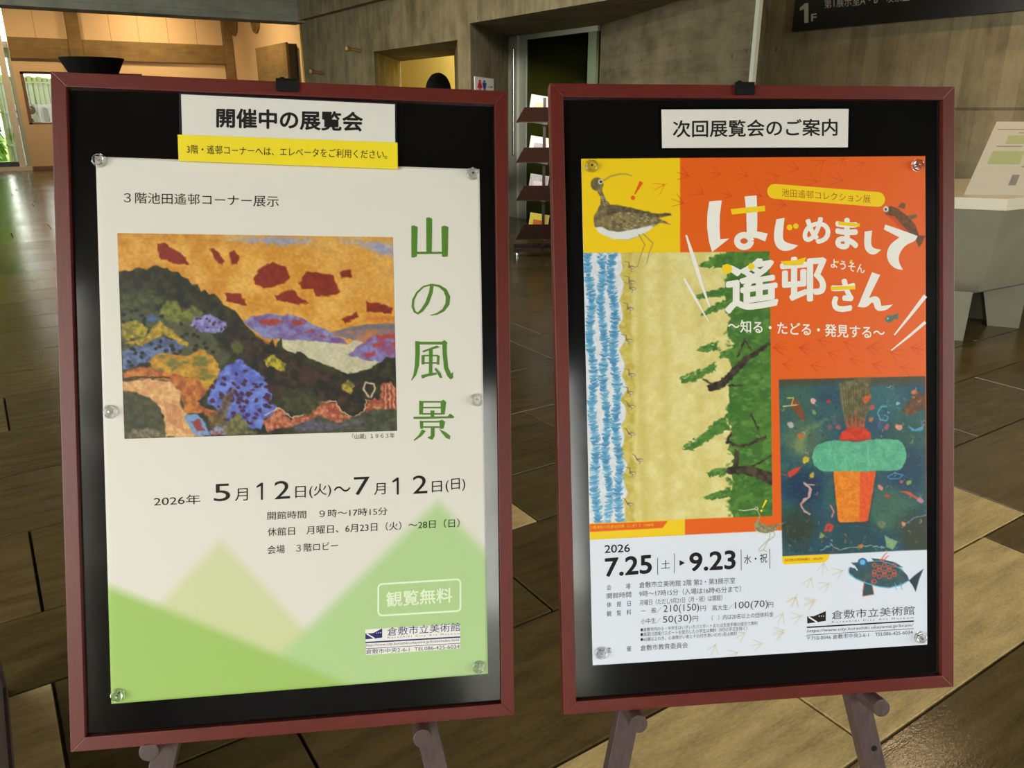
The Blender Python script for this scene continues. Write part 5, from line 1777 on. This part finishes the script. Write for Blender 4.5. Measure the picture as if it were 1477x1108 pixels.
for cx, m, skirt in ((.24, 'red_paint', True), (.48, 'blue_paint', False)):
    b = MB()
    tz([(cx + .06 * math.cos(R(q_)), .8 + .055 * math.sin(R(q_))) for q_ in range(0, 360, 30)], b)
    if skirt:
        tz([(cx - .06, .735), (cx + .06, .735), (cx + .13, .45), (cx - .13, .45)], b)
    else:
        tz([(cx - .11, .735), (cx + .11, .735), (cx + .07, .45), (cx - .07, .45)], b)
    tz([(cx - .05, .45), (cx - .01, .45), (cx - .01, .26), (cx - .05, .26)], b)
    tz([(cx + .01, .45), (cx + .05, .45), (cx + .05, .26), (cx + .01, .26)], b)
    b.build('figure', M[m], e)
b = tz([(.68, .53), (.9, .53), (.9, .555), (.68, .555)], MB())
tz([(.82, .47), (.93, .543), (.82, .615), (.86, .543)], b).build('arrow', M['ink'], e)

# brass wall hooks on the concrete wall
for (px_, py_), lb in (((450, 105), 'lower brass hook on the concrete wall, nearer the far end'), ((502, 72), 'upper brass hook on the concrete wall, left of the doorway')):
    p = on_axis(px_, py_, 0, 5.0)
    e = empty('wall_hook', T(5.2, p[1] - .0, p[2]), lb, 'hook', 'brass hooks on the concrete wall')
    MB().tube((0, -.02, -.01), (-.2, 0, .02), .02, .028, 10).build('rod', M['brass'], e, smooth=True)
    MB().lathe([(.001, -.045), (.035, -.03), (.045, 0), (.035, .03), (.001, .045)], 14, 'Z', (-.21, 0, .02)).build('knob', M['brass'], e, smooth=True)

# boxed-out panel and portholes on the cream side wall
p0, p1 = on_axis(370, 71, 0, 6.64), on_axis(412, 62, 0, 6.64)
e = empty('wall_box', T(6.9, p0[1], 1.0), 'grey concrete-faced wall box projecting from the cream side wall', 'wall box')
MB().box(-.22, p1[1] - p0[1], 0, 0, 0, p0[2] - 1).build('case', M['dark_metal'], e)
MB().box(-.28, p1[1] - p0[1] - .05, -.02, -.22, .03, p0[2] - 1 + .02).build('face', M['concrete_brown'], e)
for px_, py_, lb in ((337, 33, 'left'), (368, 28, 'right')):
    p = on_axis(px_, py_, 0, 6.88)
    o = MB().lathe([(.001, 0), (.3, 0), (.34, -.02), (.34, -.05), (.28, -.05), (.26, -.01), (.001, -.01)], 28).build('vent_ring', M['concrete_brown'], None,
                                                                                                                 Matrix.Translation((6.9, p[1], p[2])) @ Matrix.Rotation(R(90), 4, 'Y'), smooth=True)
    tag(o, '%s round brown vent ring high on the cream side wall' % lb, 'vent')

# brochure rack
rk = Plane((0, 0, 0), RCAM)
fwd = RCAM @ np.array([0, 1, 0])
rgt = RCAM @ np.array([1, 0, 0])
RD = 8.55                                            # distance ahead of the camera


def at_dist(px_, py_, d):
    r_ = ray(px_, py_)
    return CAM + r_ * d / (r_ @ fwd)


lft = at_dist(744, 177, RD)
RWID = .95
e = empty('brochure_rack', Matrix.Translation((lft[0], lft[1], 0)) @ Matrix.Rotation(YAW, 4, 'Z'), 'dark brown tiered brochure rack standing behind the two sign boards', 'rack')
rackM = e.matrix_world.copy()
for sx in (.3, .65):
    MB().box(sx - .015, .14, .04, sx + .015, .18, 1.62).build('post', M['rack'], e)
MB().box(-.02, .0, .05, RWID, .04, .09).box(-.02, .28, .05, RWID, .32, .09).box(.28, .0, .05, .32, .32, .09).box(.63, .0, .05, .67, .32, .09).build('base', M['rack'], e)
for cx in (.02, .9):
    for cy in (.02, .3):
        MB().lathe([(.001, 0), (.018, 0), (.02, .02), (.018, .04), (.008, .05)], 12, 'Z', (cx, cy, 0)).build('caster', M['steel'], e, smooth=True)
tiers = []
for k_, yb in enumerate((177, 235, 290, 346)):
    zb = at_dist(744, yb, RD)[2]
    tiers.append(zb)
    b = MB()
    # leaning front lip and back plate
    x0, x1 = 0, RWID
    t_, hh, bk = .008, .15, .1
    sk = .09
    b.add([(x0, 0, zb), (x1, 0, zb), (x1, bk, zb + hh), (x0 + sk, bk, zb + hh), (x0, t_, zb), (x1, t_, zb), (x1, bk + t_, zb + hh), (x0 + sk, bk + t_, zb + hh)],
          [(0, 1, 2, 3), (7, 6, 5, 4), (0, 4, 5, 1), (1, 5, 6, 2), (2, 6, 7, 3), (3, 7, 4, 0)])
    b.box(x0 + .02, 0, zb, x1, .16, zb + .008)
    b.box(x0 + .05, .152, zb, x1, .16, zb + .09)
    tray = b.build('tray', M['rack'], e)
    if k_ in (0, 2):
        MB().add([(.18, .045, zb + .055), (.36, .045, zb + .055), (.37, .085, zb + .115), (.2, .085, zb + .115), (.18, .043, zb + .055), (.36, .043, zb + .055), (.37, .082, zb + .117), (.2, .082, zb + .117)],
                 [(0, 3, 2, 1), (4, 5, 6, 7), (0, 1, 5, 4), (1, 2, 6, 5), (2, 3, 7, 6), (3, 0, 4, 7)]).build('tray_label', M['card'], tray)


def brochure(tier, x0, wd, ht, m, label, inset=None):
    zb = tiers[tier] + .01
    e2 = empty('brochure', rackM @ Matrix.Translation((x0, .118, zb)) @ Matrix.Rotation(R(-14), 4, 'X') @ Matrix.Rotation(R(9), 4, 'Y'), label, 'brochure', 'brochures in the rack')
    MB().box(0, 0, 0, wd, .012, ht).build('pages', M['card'], e2)
    cov = MB().box(.002, -.0015, .002, wd - .002, 0, ht - .002).build('cover', M[m], e2)
    if inset:
        MB().box(wd * .2, -.0025, ht * .3, wd * .8, -.0015, ht * .75).build('cover_picture', M[inset], cov)


brochure(0, .12, .21, .28, 'card', 'white leaflet with a pale green picture in the top tier of the rack', 'green_print')
brochure(0, .36, .21, .29, 'grey_print', 'grey leaflet in the top tier of the rack')
brochure(1, .12, .22, .27, 'card', 'white leaflet with a grey picture in the second tier of the rack', 'grey_print')
brochure(1, .36, .21, .26, 'blue_print', 'blue leaflet in the second tier of the rack')
brochure(2, .12, .2, .27, 'grey_print', 'grey mottled leaflet in the third tier of the rack', 'rack')
brochure(2, .34, .21, .26, 'card', 'plain white leaflet in the third tier of the rack', 'blue_print')
brochure(3, .12, .21, .27, 'yellow_print', 'yellow leaflet in the lowest tier of the rack', 'brown_ink')
brochure(3, .36, .21, .26, 'grey_print', 'grey leaflet in the lowest tier of the rack')

# stone trough counter with white top
CZ = .965
c0 = on_axis(1454, 287, 2, CZ)
def unit(a):
    return a / np.linalg.norm(a)


u_ = unit(on_axis(1377, 284.3, 2, CZ)[:2] - c0[:2])
v_ = unit(on_axis(1480, 284.6, 2, CZ)[:2] - c0[:2])
w_ = unit(u_ + v_)
CL, CW = 1.5, 1.5
plan = [c0[:2], c0[:2] + u_ * CL, c0[:2] + u_ * CL + w_ * 1.0, c0[:2] + v_ * CW + w_ * 1.0, c0[:2] + v_ * CW]
plan = [np.array([min(p[0], 7.16), p[1]]) for p in plan]
cen = sum(plan) / 5
base = cen
e = empty('stone_counter', T(base[0], base[1], 0), 'grey stone trough counter with a white top at the right edge', 'counter')


def ringz(inset, z_):
    return [(*(p + (cen - p) * inset - base), z_) for p in plan]


def loft(rings):
    b = MB()
    n_ = len(rings[0])
    for r_ in rings:
        b.v += [tuple(map(float, p)) for p in r_]
    for j in range(len(rings) - 1):
        for i in range(n_):
            b.f.append((j * n_ + i, j * n_ + (i + 1) % n_, (j + 1) * n_ + (i + 1) % n_, (j + 1) * n_ + i))
    b.f += [tuple(range(n_))[::-1], tuple(range((len(rings) - 1) * n_, len(rings) * n_))]
    return b


loft([ringz(0, CZ - .075), ringz(0, CZ)]).build('white_top', M['white_top'], e, bevel=.004)
zb = .31
loft([ringz(.19, zb), ringz(.12, zb + .03), ringz(.075, zb + .12), ringz(.04, zb + .3), ringz(.02, CZ - .075)]).build('trough_body', M['stone'], e, smooth=True)
lr, tr = on_axis(1389, 492, 2, 0)[:2], on_axis(1404, 420, 2, zb + .03)[:2]
for sh in (np.zeros(2), (plan[2] - plan[1]) * .35, (plan[4] - plan[0]) * .45, (plan[4] - plan[0]) * .4 + (plan[2] - plan[1]) * .3):
    q0, q1 = lr + sh - base, tr + sh - base
    n2 = np.array([-u_[1], u_[0]])
    if n2 @ (cen - c0[:2]) < 0:
        n2 = -n2
    loft([[(*q0, 0), (*(q0 + u_ * .2), 0), (*(q0 + u_ * .2 + n2 * .22), 0), (*(q0 + n2 * .22), 0)],
          [(*q1, zb + .04), (*(q1 + u_ * .3), zb + .04), (*(q1 + u_ * .3 + n2 * .3), zb + .04), (*(q1 + n2 * .3), zb + .04)]]).build('leg', M['stone'], e)

# sloping information sheet under clear acrylic on the counter
a0 = on_axis(1391, 280, 2, CZ + .002)
xd = RCAM @ np.array([math.cos(R(-3)), math.sin(R(-3)), 0])
yd = np.cross([0, 0, 1], xd)
tlt = R(50)
upv = np.array([0, 0, 1]) * math.cos(tlt) + yd * math.sin(tlt)
nv = np.cross(xd, upv)                            # towards the viewer is -cross(up)
Mx = np.stack([xd, np.cross(upv, xd), upv], 1)
st = Plane(a0, Mx)
tl = st.uv(1438, 175, 0)
e = empty('leaflet_stand', st.mat(), 'white information sheet under clear acrylic sloping on the stone counter', 'stand')
hh = float(tl[1])
sk = float(tl[0])
wd = .62
outl = [(0, 0), (wd, 0), (wd + sk, hh), (sk, hh)]
MB().slab([(0, 0), (wd, 0), (wd + sk, hh), (sk, hh)], .003, .009).build('backing', M['card'], e)
MB().slab([(0, 0), (wd, 0), (wd + sk, hh), (sk, hh)], -.002, .001).build('acrylic_cover', clear_mat('clear_cover', (.97, .97, .95), .06, .08), e)


def patch(name, s0, t0, s1, t1, m):
    pts = [(s * wd + t * sk, t * hh) for s, t in ((s0, t0), (s1, t0), (s1, t1), (s0, t1))]
    MB().slab(pts, .0018, .0028).build(name, m, e)


patch('map_print', .1, .4, .45, .58, M['green_print'])
patch('map_print', .2, .68, .5, .8, M['green_print'])
patch('photo_print', .42, .12, .5, .26, M['grey_print'])
for k_, (s0, t0, s1) in enumerate(((.05, .88, .4), (.3, .83, .42), (.12, .64, .4), (.55, .62, .75), (.55, .5, .72), (.48, .36, .6))):
    patch('text_print', s0, t0, s1, t0 + .012, M['grey_print'])
bp = [cpt_ for cpt_ in ()]
foot_ = Mx.T @ np.array([0, 0, 1.0])
s_ = MB()
top_w = upv * hh
base_back = np.array([top_w[0], top_w[1], 0]) * .9
for s in (.08, .9):
    pa = Vector((s * wd + sk * .8, .01, hh * .8))
    wv_ = Mx @ np.array([pa.x, pa.y, pa.z])
    pb_w = np.array([wv_[0] + yd[0] * .12, wv_[1] + yd[1] * .12, 0])
    pb = Vector(Mx.T @ pb_w)
    MB().bar(pa, pb, .02, .006, (1, 0, 0)).build('prop', M['acrylic'], e)

# visitor beyond the boards, seen from behind


def skin_mesh(name, pts, edges, radii, m, parent, root=0, sub=2):
    me = bpy.data.meshes.new(name)
    me.from_pydata(pts, edges, [])
    o = bpy.data.objects.new(name, me)
    COL.objects.link(o)
    o.parent = parent
    sm = o.modifiers.new('skin', 'SKIN')
    sm.use_smooth_shade = True
    for i, r_ in enumerate(radii):
        sv = me.skin_vertices[0].data[i]
        sv.radius = (r_, r_) if not isinstance(r_, tuple) else r_
        sv.use_root = i == root
    ss = o.modifiers.new('sub', 'SUBSURF')
    ss.levels = ss.render_levels = sub
    dg = bpy.context.evaluated_depsgraph_get()
    bpy.context.view_layer.update()
    me2 = bpy.data.meshes.new_from_object(o.evaluated_get(bpy.context.evaluated_depsgraph_get()))
    o.modifiers.clear()
    o.data = me2
    me2.materials.clear()
    me2.materials.append(m)
    return o


hd = at_dist(631.5, 105, 6.15)
HT = hd[2]
e = empty('person', Matrix.Translation((hd[0], hd[1], 0)) @ Matrix.Rotation(YAW, 4, 'Z'), 'black haired visitor standing behind the left board, seen from behind', 'person')
k = HT / 1.75
pts, eds, rad = [], [], []


def node(x, y, z, r_, par=None):
    pts.append((x * k, y * k, z * k))
    rad.append((r_[0] * k, r_[1] * k) if isinstance(r_, tuple) else r_ * k)
    if par is not None:
        eds.append((par, len(pts) - 1))
    return len(pts) - 1


pel = node(0, 0, .95, (.15, .11))
wai = node(0, .01, 1.1, (.135, .1), pel)
che = node(0, .0, 1.3, (.16, .115), wai)
sho = node(0, -.01, 1.42, (.12, .085), che)
nec = node(0, 0, 1.5, .056, sho)
h0 = node(0, .015, 1.56, (.062, .07), nec)
h1 = node(0, .02, 1.63, (.076, .092), h0)
h2 = node(0, .012, 1.69, (.066, .08), h1)
for s in (-1, 1):
    a = node(.165 * s, -.01, 1.4, .06, sho)
    a = node(.21 * s, -.01, 1.14, .045, a)
    a = node(.225 * s, .05, .9, .032, a)
    hand = node(.225 * s, .07, .82, (.02, .036), a)
    for i, dx in enumerate((-.024, -.008, .008, .024)):
        L2 = (.07, .08, .075, .06)[i]
        f1 = node(.225 * s, .075 + dx, .77, .0088, hand)
        node(.218 * s, .08 + dx, .77 - L2 * .9, .0075, f1)
    th = node(.215 * s, .11, .81, .0095, hand)
    node(.205 * s, .122, .765, .008, th)
    l_ = node(.09 * s, 0, .86, .088, pel)
    l_ = node(.1 * s, .01, .5, .056, l_)
    l_ = node(.1 * s, -.02, .27, .05, l_)
    l_ = node(.1 * s, -.03, .09, .036, l_)
    node(.11 * s, .1, .04, .034, l_)
body = skin_mesh('body', pts, eds, rad, M['skin'], e)
# face and ears, part of the head
fm = MB()
fm.lathe([(.001, -.02), (.012, -.012), (.016, 0), (.01, .012), (.001, .03)], 10, 'Z', (0, .115 * k, 1.615 * k))
fm.build('nose', M['skin'], e, smooth=True)
for s in (-1, 1):
    fm = MB()
    fm.lathe([(.001, -.03), (.014, -.02), (.018, .005), (.014, .025), (.001, .034)], 10, 'Z', (.08 * s * k, .015 * k, 1.62 * k)).build('ear', M['skin'], e, smooth=True)
    MB().lathe([(.001, -.008), (.008, -.004), (.009, 0), (.008, .004), (.001, .008)], 10, 'Z', (.03 * s * k, .1 * k, 1.645 * k)).build('eye', M['white_ink'], e, smooth=True)
MB().lathe([(.001, -.006), (.02, -.003), (.022, 0), (.02, .003), (.001, .006)], 10, 'Z', (0, .098 * k, 1.575 * k)).build('mouth', M['red_paint'], e, smooth=True)
# hair: cap over crown and nape, open at the face
bm = bmesh.new()
bmesh.ops.create_uvsphere(bm, u_segments=28, v_segments=18, radius=1)
for v in bm.verts:
    n_ = .04 * math.sin(9 * v.co.x + 3 * v.co.z) * math.sin(7 * v.co.y)
    front = max(0, v.co.y) * (1 if v.co.z < .35 else 0)
    v.co = Vector((v.co.x * (.093 + .004 * n_), v.co.y * .105 * (1 - .45 * front) + .008, v.co.z * .122 * (1 + n_)))
    v.co = v.co * k + Vector((0, 0, HT - .122 * k))
me = bpy.data.meshes.new('hair')
bm.to_mesh(me)
bm.free()
me.materials.append(M['hair'])
me.polygons.foreach_set('use_smooth', [True] * len(me.polygons))
o = bpy.data.objects.new('hair', me)
COL.objects.link(o)
o.parent = e
# jacket, trousers, shoes
pts, eds, rad = [], [], []
pel = node(0, 0, .9, (.175, .135))
wai = node(0, .01, 1.1, (.165, .125), pel)
che = node(0, 0, 1.3, (.185, .135), wai)
sho = node(0, -.01, 1.43, (.13, .095), che)
for s in (-1, 1):
    a = node(.17 * s, -.01, 1.41, .07, sho)
    a = node(.215 * s, -.01, 1.14, .058, a)
    node(.225 * s, .045, .92, .046, a)
skin_mesh('jacket', pts, eds, rad, M['cloth_dark'], e)
pts, eds, rad = [], [], []
pel = node(0, 0, .94, (.16, .12))
for s in (-1, 1):
    l_ = node(.09 * s, 0, .82, .1, pel)
    l_ = node(.1 * s, .01, .5, .072, l_)
    node(.1 * s, -.025, .1, .058, l_)
skin_mesh('trousers', pts, eds, rad, M['cloth_dark'], e)
for s in (-1, 1):
    MB().box((.1 * s - .045) * k, -.08 * k, 0, (.1 * s + .055) * k, .16 * k, .075 * k).build('shoe', M['black'], e, bevel=.025)

bpy.data.objects.remove(_fo)
bpy.context.view_layer.update()
